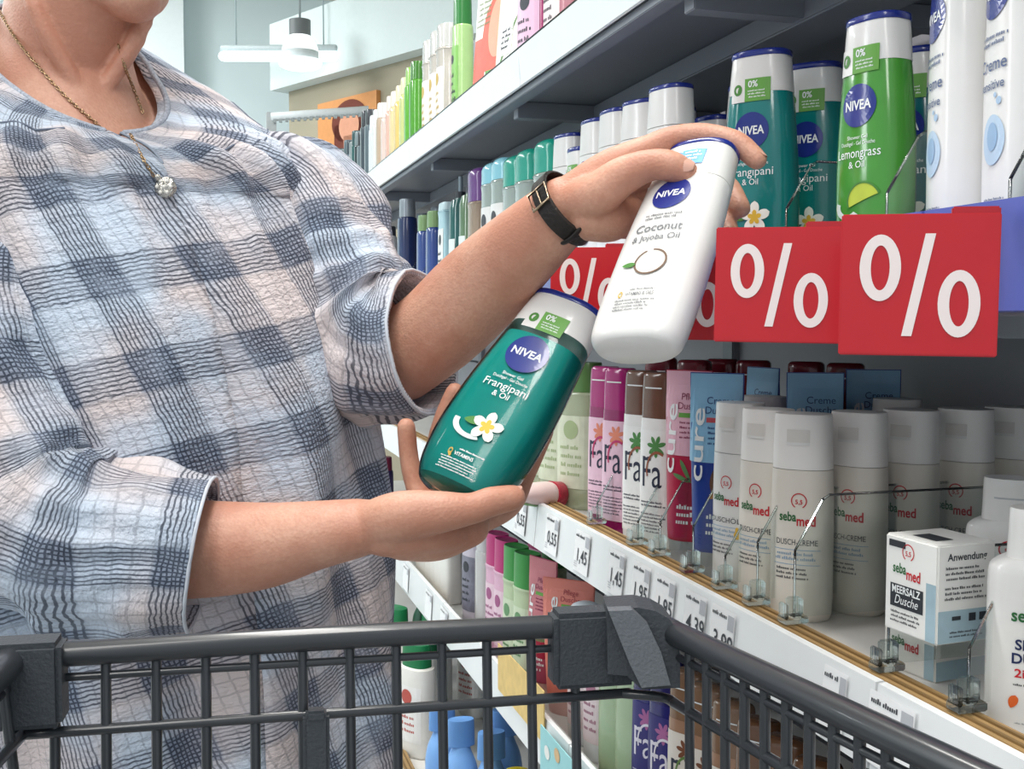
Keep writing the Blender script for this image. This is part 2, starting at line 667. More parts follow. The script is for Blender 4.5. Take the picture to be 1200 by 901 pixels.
# ------------------------------------------------------------------ the shelf rack
XF, XB, Y0, Y1 = 0.45, 0.84, -0.10, 3.95
Z_TOP, Z_NIV, Z_MID, Z_LOW, Z_BASE = 1.505, 1.185, 0.885, 0.567, 0.285
rack = thing('shelf_rack', 'grey metal back panels and uprights of the store shelf', 'shelf rack')
GREY = mat('8b9199', 0.45, vary=0.04, scale=8)
GREYD = mat('848a92', 0.42, vary=0.05, scale=8, metal=0.1)
RAILW = mat('eef1f2', 0.25, coat=0.4, vary=0.03, scale=14)
RAILT = mat('f1f6f8', 0.18, coat=0.7, vary=0.02, scale=3, bump=0.003)
BLUE = mat('5f6cc0', 0.3, coat=0.3, vary=0.05)
TAN = mat('a98a5c', 0.55, vary=0.14, scale=30)
TAND = mat('7f643c', 0.6, vary=0.12, scale=30)
BOARD = mat('e4e2dd', 0.4, vary=0.05, scale=10)

mk('light_stop_sheet', boxvf(XB + .021, XB + .03, Y0, Y1, 0, 2.0), GREYD, rack, False)  # added sheet that keeps light from showing through the panel gaps
for z in (0.0, .28, .56, .80, 1.02, 1.24, 1.46, 1.70):
    mk('back_panel', boxvf(XB, XB + .02, Y0, Y1, z + .003, min(z + .28, (z + .22 if z > .7 else z + .28)) - .003 if z < 1.7 else 2.0, .002), mat('a9a9b0', .5, vary=0.05, scale=5), rack, False)
for y in (0.02, 0.82, 1.62, 2.42, 3.22, 3.9):
    mk('upright', boxvf(XB - .012, XB + .05, y - .018, y + .018, 0, 2.0, .002), GREY, rack, False)


def rail_segments(name, x, z0, z1, tilt, m, joints, label):
    rr = thing('front_rail', label, 'rail', 'front rails of the shelves')
    ys = [Y0] + joints + [Y1]
    for a, b in zip(ys[:-1], ys[1:]):
        prof = [(x + tilt, z0), (x, z1), (x + .006, z1 + .0005), (x + .012, z1 - .004), (x + .010, z0 + .003), (x + tilt + .003, z0 - .001)]
        v = [(p[0], yy, p[1]) for yy in (a + .0015, b - .0015) for p in prof]
        n = len(prof)
        f = [tuple(range(n)), tuple(range(2 * n - 1, n - 1, -1))] + [(i, i + n, (i + 1) % n + n, (i + 1) % n) for i in range(n)]
        mk(name, (v, f), m, rr, False)
    return rr


def board(z, label, x0=XF + .013, thick=.018, m=BOARD, under=True):
    rack = thing('shelf', label, 'shelf', 'shelves of the rack')
    mk('shelf_board', boxvf(x0, XB - .013, Y0, Y1, z - .004, z, .0008), m, rack, False)
    if under:
        mk('shelf_pan', boxvf(x0, XB - .013, Y0, Y1, z - .004 - thick, z - .0042), GREYD, rack, False)
        # folded ribs under the pan
        mk('long_rib', boxvf(x0 + .145, x0 + .215, Y0, Y1, z - .05, z - .0225, .002), GREY, rack, False)
        mk('long_rib', boxvf(x0, x0 + .022, Y0, Y1, z - .033, z - .0225, .001), GREY, rack, False)
        for y in np.arange(0.42, Y1, 0.62):
            mk('cross_rib', boxvf(x0 + .022, XB - .013, y - .012, y + .012, z - .047, z - .0225, .001), GREY, rack, False)


board(Z_TOP, 'topmost grey shelf with ribbed underside')
board(Z_NIV, 'shelf behind the red percent signs')
board(Z_MID, 'middle shelf with off white bottles and tubes')
board(Z_LOW, 'lower shelf seen behind the cart')
board(Z_BASE, 'base shelf nearest the floor', x0=0.373, under=False)
pl0 = thing('plinth', 'dark grey plinth under the base shelf', 'plinth')
mk('plinth_panel', boxvf(.42, XB - .014, Y0, Y1, 0, Z_BASE - .005), GREYD, pl0, False)
RL = {}
RL['top'] = rail_segments('shelf_lip', XF, 1.481, 1.531, .004, RAILT, [0.70, 1.53, 2.36, 3.19], 'glossy white lip of the top shelf')
RL[Z_NIV] = rail_segments('price_rail', XF, 1.155, 1.219, .004, BLUE, [0.613, 1.43, 2.2, 2.97], 'blue rail behind the red percent signs')
RL[Z_MID] = rail_segments('price_rail', XF, .840, .900, -.006, RAILW, [.652, 1.432, 2.21, 2.98], 'white price rail of the middle shelf with tan strip')
RL[Z_LOW] = rail_segments('price_rail', XF, .545, .613, -.004, RAILW, [.652, 1.30, 2.03, 2.82], 'white price rail of the lower shelf')
RL[Z_BASE] = rail_segments('price_rail', .36, .245, .305, -.004, RAILW, [.652, 1.432, 2.21, 2.98], 'white rail of the base shelf')
for z, x in ((Z_MID, XF), (Z_LOW, XF), (Z_BASE, .36), (Z_NIV, XF)):
    m1, m2 = (TAN, TAND) if z != Z_NIV else (BLUE, BLUE)
    mk('divider_track', boxvf(x + .0125, x + .0345, Y0, Y1, z, z + .0125, .0008), m1, RL[z], False)
    mk('track_groove', boxvf(x + .017, x + .0195, Y0, Y1, z + .0125, z + .0142), m2, RL[z], False)
    mk('track_groove', boxvf(x + .026, x + .0285, Y0, Y1, z + .0125, z + .0142), m2, RL[z], False)
# upper clear guard behind the top lip
mk('clear_guard', boxvf(XF + .013, XF + .0145, Y0, Y1, 1.5052, 1.545), CLEAR, RL['top'], False)

# price tags in the middle rail
TAGW = mat('f3f4f5', .5, vary=0.02)
TAGG = mat('b9bcc2', .5)


def price_tag(px, price, label, z0=.846, z1=.895, w=.056, x=XF, grey=TAGG, group='price tags in the middle rail', tilt=-.006, zc0=.840, zc1=.900):
    y = colx(px, x)
    t = thing('price_tag', label, 'price tag', group, loc=(x - .001, y, z0))

    def fx(z):
        return tilt * (zc1 - z) / (zc1 - zc0)

    def put(vf, off):
        return [(fx(p[1]) - off, -p[0], p[1] - z0) for p in vf[0]], vf[1]
    hw = w / 2
    v = put(rect(-hw, hw, z0, z1, 1, 1), .0012)
    v2 = put(rect(-hw, hw, z0, z1, 1, 1), .0004)
    mk('card', join(v, (v2[0], [q[::-1] for q in v2[1]])), TAGW, t, False)
    mk('name_line', put(lines(-hw * .9, hw * .35, z1 - .010, z1 - .004, 1, 1, .8), .0016), INK, t, False)
    mk('shelf_code', put(rect(hw * .45, hw * .95, z1 - .016, z1 - .003, 1, 1), .0016), grey, t, False)
    if price:
        mk('lettering', put(txt(price, 0.004, z0 + .013, .022, bold=.012), .0018), INK, t, False)
        mk('barcode', put(lines(-hw * .9, -hw * .4, z0 + .004, z0 + .012, 3, 2, .5), .0016), TAGG, t, False)
    return t


for px, pr, lb in ((614, '0,55', 'white price tag reading 0,55 left of the rail joint'), (651, '0,55', 'white price tag reading 0,55 right of the rail joint'),
                   (687, '1,45', 'price tag reading 1,45 below the magenta bottles'), (728, '1,45', 'price tag reading 1,45 below the brown capped bottles'),
                   (757, '1,95', 'price tag reading 1,95 below the pink tube'), (786, '1,95', 'price tag reading 1,95 below the blue tube'),
                   (822, '4,39', 'price tag reading 4,39 above the cart corner'), (855, '3,99', 'price tag reading 3,99 on the middle rail')):
    price_tag(px, pr, lb, w=.05 if px < 700 else .044)
price_tag(990, None, 'blank ended price tag at the right end of long rail', w=.03, group=None)
price_tag(1058, None, 'grey blue price tag on the nearest rail piece', w=.05, group=None)
for px in (476, 503, 521):
    price_tag(px, None, {476: 'small price tag at far end of the lower rail', 503: 'second small price tag on the far lower rail', 521: 'small lower rail price tag nearest the cart rim'}[px], z0=.552, z1=.606, w=.06, tilt=-.004, zc0=.545, zc1=.613, group='price tags in the lower rail')
# shelf talkers clipped to the lower rail
t = thing('shelf_card', 'yellow shelf card standing on the lower rail', 'card')
ya, yb = colx(585, .448), colx(640, .448)
mk('card', boxvf(.4455, .447, yb, ya, .58, .652), mat('e8c880', .6, vary=.12, scale=60), t, False)
t = thing('shelf_card', 'turquoise shelf card hanging on the lower rail behind cart wires', 'card')
ya, yb = colx(636, .44), colx(705, .44)
mk('card', boxvf(.4375, .439, yb, ya, .535, .612), mat('9fd8dc', .6, vary=.05), t, False)
for i in range(5):
    yy = yb + (ya - yb) * (.1 + .19 * i)
    v = disc(0, 0, .011, .009)
    mk('printed_motif', ([(.4368, yy + p[0], .585 + .012 * (i % 2) + p[1]) for p in v[0]], v[1]), (mat('d9b88c', .6), mat('f4f6f2', .6), mat('2b6f8c', .6))[i % 3], t, False)


# clear dividers
def divider(px, z, label, X=XF + .022, ln=.30, h=.075, ch=.045, group=None, clip_h=.021):
    y = colx(px, X)
    d = thing('shelf_divider', label, 'divider', group, loc=(X, y, z + .0143))
    poly = [(0.004, 0.004), (0.004, h - ch), (0.004 + ch * .55, h - .004), (0.004 + ch * .7, h), (ln, h), (ln, .004)]
    v, f = prism(poly, -.0008, .0008)
    mk('plate', (v, f), CLEAR, d, False)
    e = [np.array((p[0], 0, p[1])) for p in poly[:5]]
    mk('edge', join(*[bar(a, b, .0011, 6) for a, b in zip(e[:-1], e[1:])]), CLEAR_EDGE, d)
    mk('clip', join(boxvf(-.008, .014, -.007, .007, 0, .006, .001), boxvf(-.002, .010, -.0055, .0055, .006, clip_h, .0015)), CLEAR_EDGE, d, False)
    mk('clip_tab', join(boxvf(-.0075, -.004, -.006, .006, .004, clip_h * .8, .001)), CLEAR_EDGE, d, False)
    return d


divider(697, Z_MID, 'clear divider beside the lying tube', h=.07)
divider(745, Z_MID, 'clear divider in front of magenta and brown capped bottles', h=.07)
divider(771, Z_MID, 'clear divider beside the pink tube', h=.08)
divider(810, Z_MID, 'clear divider between the pink and blue tubes', h=.09)
divider(848, Z_MID, 'clear divider between blue tube and white shower oil', h=.075)
divider(886, Z_MID, 'clear divider left of the large white shower cream', h=.10, ln=.32)
divider(930, Z_MID, 'clear divider in front of the large white shower cream', h=.105, ln=.33)
divider(1042, Z_MID, 'clear divider beside the stacked boxes', h=.085)
divider(1138, Z_MID, 'clear divider beside the nearest white sport bottle', h=.085)
divider(914, Z_NIV, 'clear divider in front of the turquoise frangipani bottles', h=.082, ch=.04)
divider(1030, Z_NIV, 'clear divider in front of the lemongrass bottle', h=.085, ch=.045)
divider(1172, Z_NIV, 'clear divider in front of rightmost white bottle', h=.085, ch=.05)
for px, hh in ((475, .06), (488, .05)):
    divider(px, Z_NIV, {475: 'taller clear divider beside the tallest navy bottle', 488: 'low clear divider before greenish capped bottles'}[px], h=hh + .03, group='far dividers by the blue bottles')

# percent signs
RED = mat('c31a26', .35, coat=.2, vary=.03)
PCT = mat('f3e6e2', .5, vary=.02)


def sign(px, py, w, h, label, yaw=33, roll=0):
    c = PX(px, py, .402)
    d = float((c - CAM) @ FW)
    w, h = w * d / F, h * d / F
    s = thing('percent_sign', label, 'sign', 'red percent signs', loc=tuple(c), rz=-yaw)
    s.rotation_euler = (0, math.radians(roll), math.radians(-yaw))
    mk('card', boxvf(-w / 2, w / 2, -.0012, .0012, -h / 2, h / 2, .0008), RED, s, False)
    def zero(x, z):
        V, Fc = [], []
        rx, rz, t = .132 * w, .235 * h, .072 * w
        for q in range(40):
            c, sn = math.cos(q * math.pi / 20), math.sin(q * math.pi / 20)
            V += [(x + rx * c, z + rz * sn), (x + (rx - t) * c, z + (rz - t) * sn)]
        return V, [(2 * q, 2 * ((q + 1) % 40), 2 * ((q + 1) % 40) + 1, 2 * q + 1) for q in range(40)]
    g = [join(zero(-.245 * w, .12 * h), zero(.255 * w, -.13 * h))]
    sl = [(-.10 * w, -.36 * h), (-.035 * w, -.36 * h), (.10 * w, .36 * h), (.035 * w, .36 * h)]
    vf = join(g[0], (sl, [(0, 1, 2, 3)]))
    mk('percent_symbol', ([(p[0], -.0018, p[1]) for p in vf[0]], vf[1]), PCT, s, False)
    mk('holder', boxvf(.2 * w, .5 * w, .0014, .008, h * .38, h * .5 + .004, .001), mat('b5202c', .4), s, False)
    return s


sign(1076, 334, 176, 166, 'nearest red percent sign at the right', 31, .6)
sign(912, 334, 146, 135, 'red percent sign under the frangipani bottles', 31, .8)
sign(799, 342, 118, 112, 'red percent sign mostly behind the white bottle', 31, .6)
sign(690, 335, 92, 90, 'red percent sign between forearm and white bottle', 31, .6)
sign(598, 340, 72, 72, 'farthest red percent sign behind the forearm', 31, .6)

# ------------------------------------------------------------------ products
class Form:
    """Lofted container: rows (z, half width, half depth) with a superellipse section."""
    def __init__(s, rows, n=2.4, seg=36, sub=3):
        r = smooth_path(rows, sub) if sub > 1 else np.array(rows, float)
        s.r, s.n, s.seg = r, n, seg

    def ring(s, z, a, b):
        out = []
        for k in range(s.seg):
            t = 2 * math.pi * k / s.seg
            c, q = math.cos(t), math.sin(t)
            out.append((a * math.copysign(abs(c) ** (2 / s.n), c), b * math.copysign(abs(q) ** (2 / s.n), q), z))
        return out

    def mesh(s, z0=None, z1=None, shrink=0.0):
        rows = s.r
        if z0 is not None:
            ks = [z for z in rows[:, 0] if z0 + 1e-5 < z < z1 - 1e-5]
            zs = [z0] + list(ks) + [z1]
            rows = np.array([[z, np.interp(z, s.r[:, 0], s.r[:, 1]), np.interp(z, s.r[:, 0], s.r[:, 2])] for z in zs])
        V, Fc = [], []
        for z, a, b in rows:
            V += s.ring(z, max(a - shrink, 1e-4), max(b - shrink, 1e-4))
        m, g = len(rows), s.seg
        for i in range(m - 1):
            for k in range(g):
                Fc.append((i * g + k, i * g + (k + 1) % g, (i + 1) * g + (k + 1) % g, (i + 1) * g + k))
        Fc.append(tuple(range(g))[::-1])
        Fc.append(tuple((m - 1) * g + k for k in range(g)))
        return V, Fc

    def wrap(s, vf, off, back=False):
        out = []
        for x, z in vf[0]:
            a = np.interp(z, s.r[:, 0], s.r[:, 1])
            b = np.interp(z, s.r[:, 0], s.r[:, 2])
            u = min(abs(x) / a, .995)
            y = -b * (1 - u ** s.n) ** (1 / s.n)
            k = .6 * (u ** 6)
            out.append((x * (1 + 0) + math.copysign(off * k, x), y - off, z))
        return out, vf[1]


def mirror_fix(vf):
    return vf


def add_prints(root, form, prints):
    """prints: (part name, 2D mesh, material, layer)."""
    for nm, vf, m, lay in prints:
        par = root
        if '@' in nm:
            nm, pn = nm.split('@')
            c = [q for q in root.children if q.name.split('.')[0] == pn]
            par = c[-1] if c else root
        mk(nm, form.wrap(vf, .00035 + .0003 * lay), m, par, False)


PIN = set()


def place(root, px, X, zsh, turn=0, label=None, group=None, tilt=0, copy=False, y=None):
    o = copy_tree(root) if copy else root
    if y is None:
        y = colx(px, X)
    o.location = (X, y, zsh)
    o.rotation_euler = (0, math.radians(tilt), math.radians(-90 + turn))
    if X < .53:
        PIN.add(o.name)
    if label:
        o['label'] = label
    if group:
        o['group'] = group
    return o


GREENT = mat('6aa84a', .45, vary=.08)
PETALW = mat('fbf6ea', .5, vary=.02)
PETALY = mat('f0c040', .5, vary=.1)
GOLD = mat('c9a94a', .4)
LEAF = mat('4d8a3a', .5, vary=.2)
LIME = mat('c9d94a', .5, vary=.15)


def gel_form(Wd=.074, D=.042, H=.195):
    a, b = Wd / 2, D / 2
    return Form([(0, a * .62, b * .62), (.004, a * .76, b * .8), (.020, a * .90, b * .96), (.050, a * .985, b), (.085, a * .985, b), (.12, a * .93, b * .98),
                 (.15 / .195 * H, a * .84, b * .93), (.163 / .195 * H, a * .79, b * .88)], 2.5)


def gel_bottle(name, label, liquid, word, motif, clear=False, Wd=.074, D=.042, H=.195, group=None):
    """Shower gel bottle: see-through body with coloured gel, white cap with navy lid, round navy logo."""
    r = thing(name, label, 'bottle', group)
    a, b = Wd / 2, D / 2
    f = gel_form(Wd, D, H)
    zc = .163 / .195 * H
    if clear:
        mk('body', f.mesh(), SHELL, r, sharp=50)
        mk('gel', f.mesh(.006, .148 / .195 * H, .0016), liquid, r, sharp=50)
    else:
        mk('body', f.mesh(), liquid, r, sharp=50)
    cf = Form([(zc - .004, a * .815, b * .9), (zc + .004, a * .80, b * .9), (zc + .018, a * .76, b * .9), (H - .006, a * .73, b * .88)], 2.6)
    cap = mk('cap', cf.mesh(), WHITE, r, sharp=40)
    mk('lid', Form([(H - .006, a * .75, b * .90), (H - .0045, a * .76, b * .92), (H - .001, a * .75, b * .9), (H, a * .70, b * .82)], 2.6, sub=2).mesh(), NAVY, cap, sharp=50)
    # offer stamp over cap and shoulder
    g = Form([(zc - .020, a * .88, b * .95), (zc - .004, a * .82, b * .92), (zc + .02, a * .76, b * .91)], 2.6)
    stx = -.006
    add_prints(r, g, [('stamp', rect(stx - .001, stx + .023, zc - .012, zc + .008), GREENT, 1),
                      ('stamp_field', rect(stx - .015, stx - .001, zc - .012, zc + .008), WHITE, 1),
                      ('stamp_heart@stamp_field', join(disc(stx - .008, zc - .001, .0045, .005, 2, 14, inner=.5), petal(stx - .008, zc - .006, 70, .009, .004)), LEAF, 2),
                      ('lettering@stamp', join(txt('0%', stx + .007, zc + .0005, .008, bold=.02), lines(stx + .002, stx + .02, zc - .010, zc - .002, 3, 4, .4)), WINK, 2)])
    lz = .127 / .195 * H
    lr = .0165 if Wd < .08 else .0190
    pr = [('logo', disc(0, lz, lr), NAVY, 1), ('lettering@logo', txt('NIVEA', 0, lz - .0032, .0105, lr * 1.52, bold=.022), WINK, 2),
          ('lettering', join(txt('Shower Gel', 0, lz - .0255, .0042), txt('Duschgel - Gel Douche', 0, lz - .0300, .0042, .033),
                             txt(word, 0, lz - .0395, .0105, .042), txt('& Oil', 0, lz - .0475, .0075),
                             txt('VITAMINS', 0.001, .0245, .0046, .018, bold=.012), lines(-.006, .018, .029, .0315, 1, 3, .7),
                             lines(-.018, .018, .010, .0215, 5, 9, .42)), WINK, 1),
          ('drop', join(disc(-.012, .0265, .002, .003, 2, 12, inner=.6), petal(-.0125, .026, -60, .005, .003)), GOLD, 1)]
    mz = .056
    if motif == 'flower':
        pr += [('motif_leaf', petal(-.017, mz + .001, 8, .016, .009), LEAF, 2),
               ('motif_coconut', join(disc(-.006, mz, .020, .0145, 2, 20, 175, 300, inner=.72)), mat('d7e4e2', .4), 1)]
        for i in range(5):
            pr.append(('petal', petal(.005, mz + .001, 90 + 72 * i, .0145, .0105), PETALW, 3 + (i % 2) * .4))
        for i in range(5):
            pr.append(('petal_heart', petal(.005, mz + .001, 90 + 72 * i, .0068, .005), PETALY, 4))
    else:
        pr += [('motif_lime', disc(.007, mz, .014, .013, 3, 20, 20, 200), LIME, 2),
               ('motif_rind', disc(.007, mz, .0155, .0145, 1, 20, 20, 200, inner=.9), LEAF, 3),
               ('motif_coconut', disc(-.008, mz - .004, .014, .010, 2, 20, 160, 320, inner=.6), mat('e5ecdf', .4), 2)]
    add_prints(r, f, pr)
    return r


def cream_bottle(name, label, word1, word2, Wd=.076, D=.043, H=.20, group=None, motif='coconut', ink='74777b', stamp=True):
    r = thing(name, label, 'bottle', group)
    a, b = Wd / 2, D / 2
    f = Form([(0, a * .78, b * .72), (.003, a * .88, b * .86), (.012, a * .96, b * .97), (.045, a, b), (.10 / .2 * H, a * .985, b), (.15 / .2 * H, a * .92, b * .95),
              (.1585 / .2 * H, a * .905, b * .94)], 2.5)
    mk('body', f.mesh(), WHITE, r, sharp=50)
    zc = .1592 / .2 * H
    cf = Form([(zc, a * .90, b * .935), (zc + .012, a * .88, b * .92), (H - .0055, a * .82, b * .88)], 2.5)
    cap = mk('cap', cf.mesh(), WHITE, r, sharp=40)
    mk('lid', Form([(H - .0055, a * .835, b * .89), (H - .004, a * .84, b * .91), (H - .001, a * .83, b * .89), (H, a * .77, b * .8)], 2.5, sub=2).mesh(), NAVY, cap, sharp=50)
    if stamp:
        sx = -.004
        add_prints(r, cf, [('stamp', join(rect(sx, sx + .021, zc + .010, zc + .0275), disc(sx - .006, zc + .019, .009, .008)), mat('3f9fe0', .4), 1),
                           ('lettering@stamp', join(lines(sx + .003, sx + .018, zc + .0135, zc + .0255, 3, 4, .5), petal(sx - .009, zc + .015, 55, .010, .004)), WINK, 2)])
    g = mat(ink, .5)
    lz = .137 / .2 * H
    pr = [('logo', disc(-.0, lz, .0165), NAVY, 1), ('lettering@logo', txt('NIVEA', 0, lz - .003, .0095, .026, bold=.022), WINK, 2)]
    k = H / .2
    fine = join(txt(word1, 0, .098 * k, .0115, bold=.010), txt(word2, 0, .0885 * k, .0085, bold=.010), lines(-.017, .017, .1095 * k, .1165 * k, 2, 5, .55),
                txt('VITAMINS & OILS', .004, .0352, .0048, .024, bold=.01), lines(-.006, .016, .0395, .042, 1, 3, .7), lines(-.017, .018, .020, .032, 4, 9, .45))
    pr.append(('lettering', fine, g, 1))
    mz = .066 * k
    if motif == 'coconut':
        pr += [('motif_coconut', disc(.004, mz, .0125, .0115), mat('d9d5cd', .5), 1), ('motif_shell', disc(.004, mz, .0138, .0128, 1, 36, -245, 92, inner=.88), mat('6d5340', .6), 2),
               ('motif_leaf', petal(-.021, mz - .001, -5, .013, .006), LEAF, 3), ('drop', join(disc(-.0125, .037, .002, .0032, 2, 12, inner=.55)), GOLD, 1)]
    else:
        pr += [('motif_drop', disc(.004, mz - .004, .012, .016, 2, 24, inner=.35), mat('b9d0e4', .3), 1), ('motif_swirl', disc(.004, mz - .002, .006, .009), mat('93b3d2', .3), 2),
               ('motif_bubbles', join(disc(.010, mz + .020, .0025), disc(.006, mz + .024, .0016)), mat('a9c4dd', .3), 1)]
    add_prints(r, f, pr)
    return r


SEB = mat('e5ded3', .38, coat=.15, vary=.02)
SEBC = mat('f1eeea', .38, vary=.02)
SGREEN = mat('2c6a3a', .5)
SRED = mat('c8202e', .5)


def seb_logo(x, z, k=1.0):
    return [('lettering', txt('seba', x - .0085 * k, z, .0125 * k, .0165 * k, bold=.022), SGREEN, 1),
            ('lettering', txt('med', x + .0088 * k, z - .004 * k, .0135 * k, .0172 * k, bold=.022), SRED, 1),
            ('emblem', disc(x + .002 * k, z + .0195 * k, .0075 * k, .0075 * k, 1, 24, -60, 240, inner=.86), SRED, 1),
            ('lettering@emblem', txt('5,5', x + .002 * k, z + .0165 * k, .0060 * k, bold=.02), SRED, 1)]


def seb_bottle(name, label, title, Wd=.054, D=.042, H=.182, group=None, body=SEB, cap=SEBC, accent=None):
    r = thing(name, label, 'bottle', group)
    a, b = Wd / 2, D / 2
    f = Form([(0, a * .88, b * .86), (.003, a * .96, b * .96), (.02, a, b), (.10, a, b), (.1335 / .182 * H, a * .97, b * .97)], 2.3, sub=2)
    mk('body', f.mesh(), body, r, sharp=50)
    zc = .134 / .182 * H
    cf = Form([(zc, a * .965, b * .965), (zc + .02, a * .95, b * .95), (H - .003, a * .92, b * .92), (H, a * .89, b * .89)], 2.3, sub=2)
    mk('cap', cf.mesh(), cap, r, sharp=40)
    add_prints(r, cf, [('cap_notch@cap', rect(-.010, .010, H - .024, H - .013), mat('dedad4', .5), 0.3), ('notch_edge@cap', rect(-.010, .010, H - .0265, H - .024), WHITE, 2)])
    pr = seb_logo(0, .089, .92)
    pr += [('lettering', txt(title, 0, .068, .0072, .036), INK, 1),
           ('rule', join(rect(-.020, .020, .0635, .064, 8, 1), rect(-.020, .020, .0505, .051, 8, 1)), mat('7fa7c9', .5), 1),
           ('fine_print', lines(-.019, .017, .053, .0615, 2, 3, .5), mat('8fa9bf', .5), 1),
           ('fine_print', lines(-.019, .014, .036, .048, 3, 5, .42), INK, 1)]
    if accent:
        pr += [('motif_drop', join(disc(.015, .057, .003, .004), petal(.015, .058, 90, .007, .004)), accent, 2)]
    add_prints(r, f, pr)
    return r


def sport_bottle(name, label, words, Wd=.075, D=.045, H=.20, accent=None):
    """White bottle with shoulders and a narrower cap."""
    r = thing(name, label, 'bottle')
    a, b = Wd / 2, D / 2
    f = Form([(0, a * .85, b * .85), (.003, a * .95, b * .95), (.02, a, b), (.10, a, b), (.138, a * .99, b * .98), (.147, a * .90, b * .9), (.152, a * .70, b * .86)], 2.6, sub=3)
    mk('body', f.mesh(), WHITE, r, sharp=60)
    cf = Form([(.150, a * .66, b * .84), (.165, a * .64, b * .82), (H - .003, a * .62, b * .8), (H, a * .59, b * .77)], 2.2, sub=2)
    mk('cap', cf.mesh(), WHITE, r, sharp=40)
    add_prints(r, cf, [('cap_notch@cap', rect(-.012, .012, H - .020, H - .0185), mat('b8bcc0', .5), 1)])
    pr = seb_logo(0, .100, 1.25)
    if words:
        bl = mat('1d2c58', .5)
        pr += [('lettering', txt('SPORT', -.002, .0755, .0125, .032, bold=.025), bl, 1), ('lettering', txt('DUSCHE', 0, .0635, .0125, .040, bold=.025), bl, 1),
               ('lettering', txt('2in1', -.010, .0515, .0105, .016, bold=.02), SRED, 1), ('fine_print', lines(.001, .022, .053, .056, 1, 3, .8), mat('c05050', .5), 1),
               ('fine_print', lines(-.02, .022, .043, .046, 1, 3, .8), INK, 1),
               ('emblem', petal(-.020, .024, 75, .012, .008), mat('e0662a', .5), 1), ('lettering', txt('Sporthilfe', .004, .0265, .0062, .026), INK, 1),
               ('fine_print', lines(-.018, .012, .010, .012, 1, 3, .8), mat('8b8d92', .5), 1)]
    else:
        pr += [('label_field', rect(-.024, .024, .045, .083), mat('4f8a5a', .5, vary=.15), 1), ('fine_print', lines(-.02, .02, .055, .075, 4, 3, .4), WINK, 2)]
    add_prints(r, f, pr)
    return r


def fa_bottle(name, label, capc, bodyc, labc, H=.205, Wd=.050, D=.030, group=None, ink='2a2f45', motif=None, twist_cap=True):
    """Slim flat bottle with a tinted cap and a printed front panel with large lettering."""
    r = thing(name, label, 'bottle', group)
    a, b = Wd / 2, D / 2
    f = Form([(0, a * .8, b * .8), (.003, a * .95, b * .93), (.02, a, b), (.09, a * .985, b), (.148, a * .95, b * .96), (.152, a * .93, b * .94)], 2.8, sub=2)
    mk('body', f.mesh(), bodyc, r, sharp=50)
    cf = Form([(.1525, a * .92, b * .93), (.17, a * .91, b * .93), (H - .008, a * .86, b * .88), (H - .002, a * .80, b * .8), (H, a * .70, b * .68)], 2.8, sub=3)
    mk('cap', cf.mesh(), capc, r, sharp=50)
    add_prints(r, cf, [('cap_notch@cap', rect(-.012, .012, H - .018, H - .0165), WINK, 1)])
    pr = [('front_panel', rect(-a * .86, a * .86, .016, .140, 10, 6), labc, 1),
          ('lettering', txt('Fa', 0, .076, .050, .028), mat(ink, .5), 2),
          ('lettering', lines(-.018, .018, .052, .060, 2, 3, .6), mat(ink, .5), 2), ('fine_print', lines(-.018, .018, .022, .046, 6, 5, .35), mat(ink, .6), 2)]
    if motif:
        m1, m2 = motif
        pr += [('motif', join(*[petal(.006, .122, 20 + 50 * i, .013, .006) for i in range(7)]), m1, 2),
               ('motif_curve', disc(.008, .095, .016, .022, 1, 20, 60, 200, inner=.86), m2, 3)]
    add_prints(r, f, pr)
    return r


def squeeze_tube(name, label, top, low, cap, words, H=.21, Wd=.058, group=None, motif=None, ink='2b4a86', side='cure'):
    """Standing tube: flat crimp above, thick foot, clear cap below."""
    r = thing(name, label, 'tube', group)
    a = Wd / 2
    f = Form([(.026, a * .78, .019), (.030, a * .80, .0195), (.06, a * .85, .0185), (.12, a * .93, .0135), (.175, a * .985, .006), (H - .012, a, .0016), (H, a, .0012)], 2.1, sub=3)
    mk('body', f.mesh(), low, r, sharp=60)
    pr = [('upper_field', rect(-a * .955, a * .955, .118, H - .001, 12, 6), top, 1)]
    cf = Form([(0, a * .66, .0165), (.002, a * .72, .018), (.02, a * .76, .0186), (.0262, a * .765, .0188)], 2.1, sub=2)
    mk('cap', cf.mesh(), cap, r, sharp=50)
    ik = mat(ink, .5)
    pr += [('lettering', txt(words[0], .006, .178, .0105), ik, 2), ('lettering', txt(words[1], .006, .168, .0105), ik, 2),
           ('stamp', rect(-.008, .020, .159, .164), mat('c8505a', .5) if motif == 'coconut' else GREENT, 2),
           ('fine_print', lines(-.006, .018, .134, .155, 4, 6, .35), ik, 2),
           ('lettering', txt(side, -a * .34, .136, .022, .075, bold=.01, rot=90), WINK, 3),
           ('fine_print', lines(-.004, .020, .042, .066, 3, 8, .55), WINK, 2)]
    if motif == 'coconut':
        pr += [('motif_coconut', disc(.014, .098, .015, .020), mat('6a4a38', .7), 2), ('motif_flesh', disc(.015, .099, .0118, .0165), WHITE, 3),
               ('motif_almond', join(petal(-.002, .082, 30, .014, .008), petal(.008, .078, -20, .012, .007)), mat('c98a4a', .6), 3)]
    else:
        pr += [('motif_leaf', join(petal(.012, .09, 120, .028, .006), petal(.012, .09, 60, .030, .006), petal(.012, .09, 160, .024, .006), petal(.012, .09, 20, .02, .006)), mat('5c8a54', .5), 2),
               ('motif_fruit', disc(.012, .078, .016, .016), mat('a5183a', .5), 2)]
    add_prints(r, f, pr)
    return r


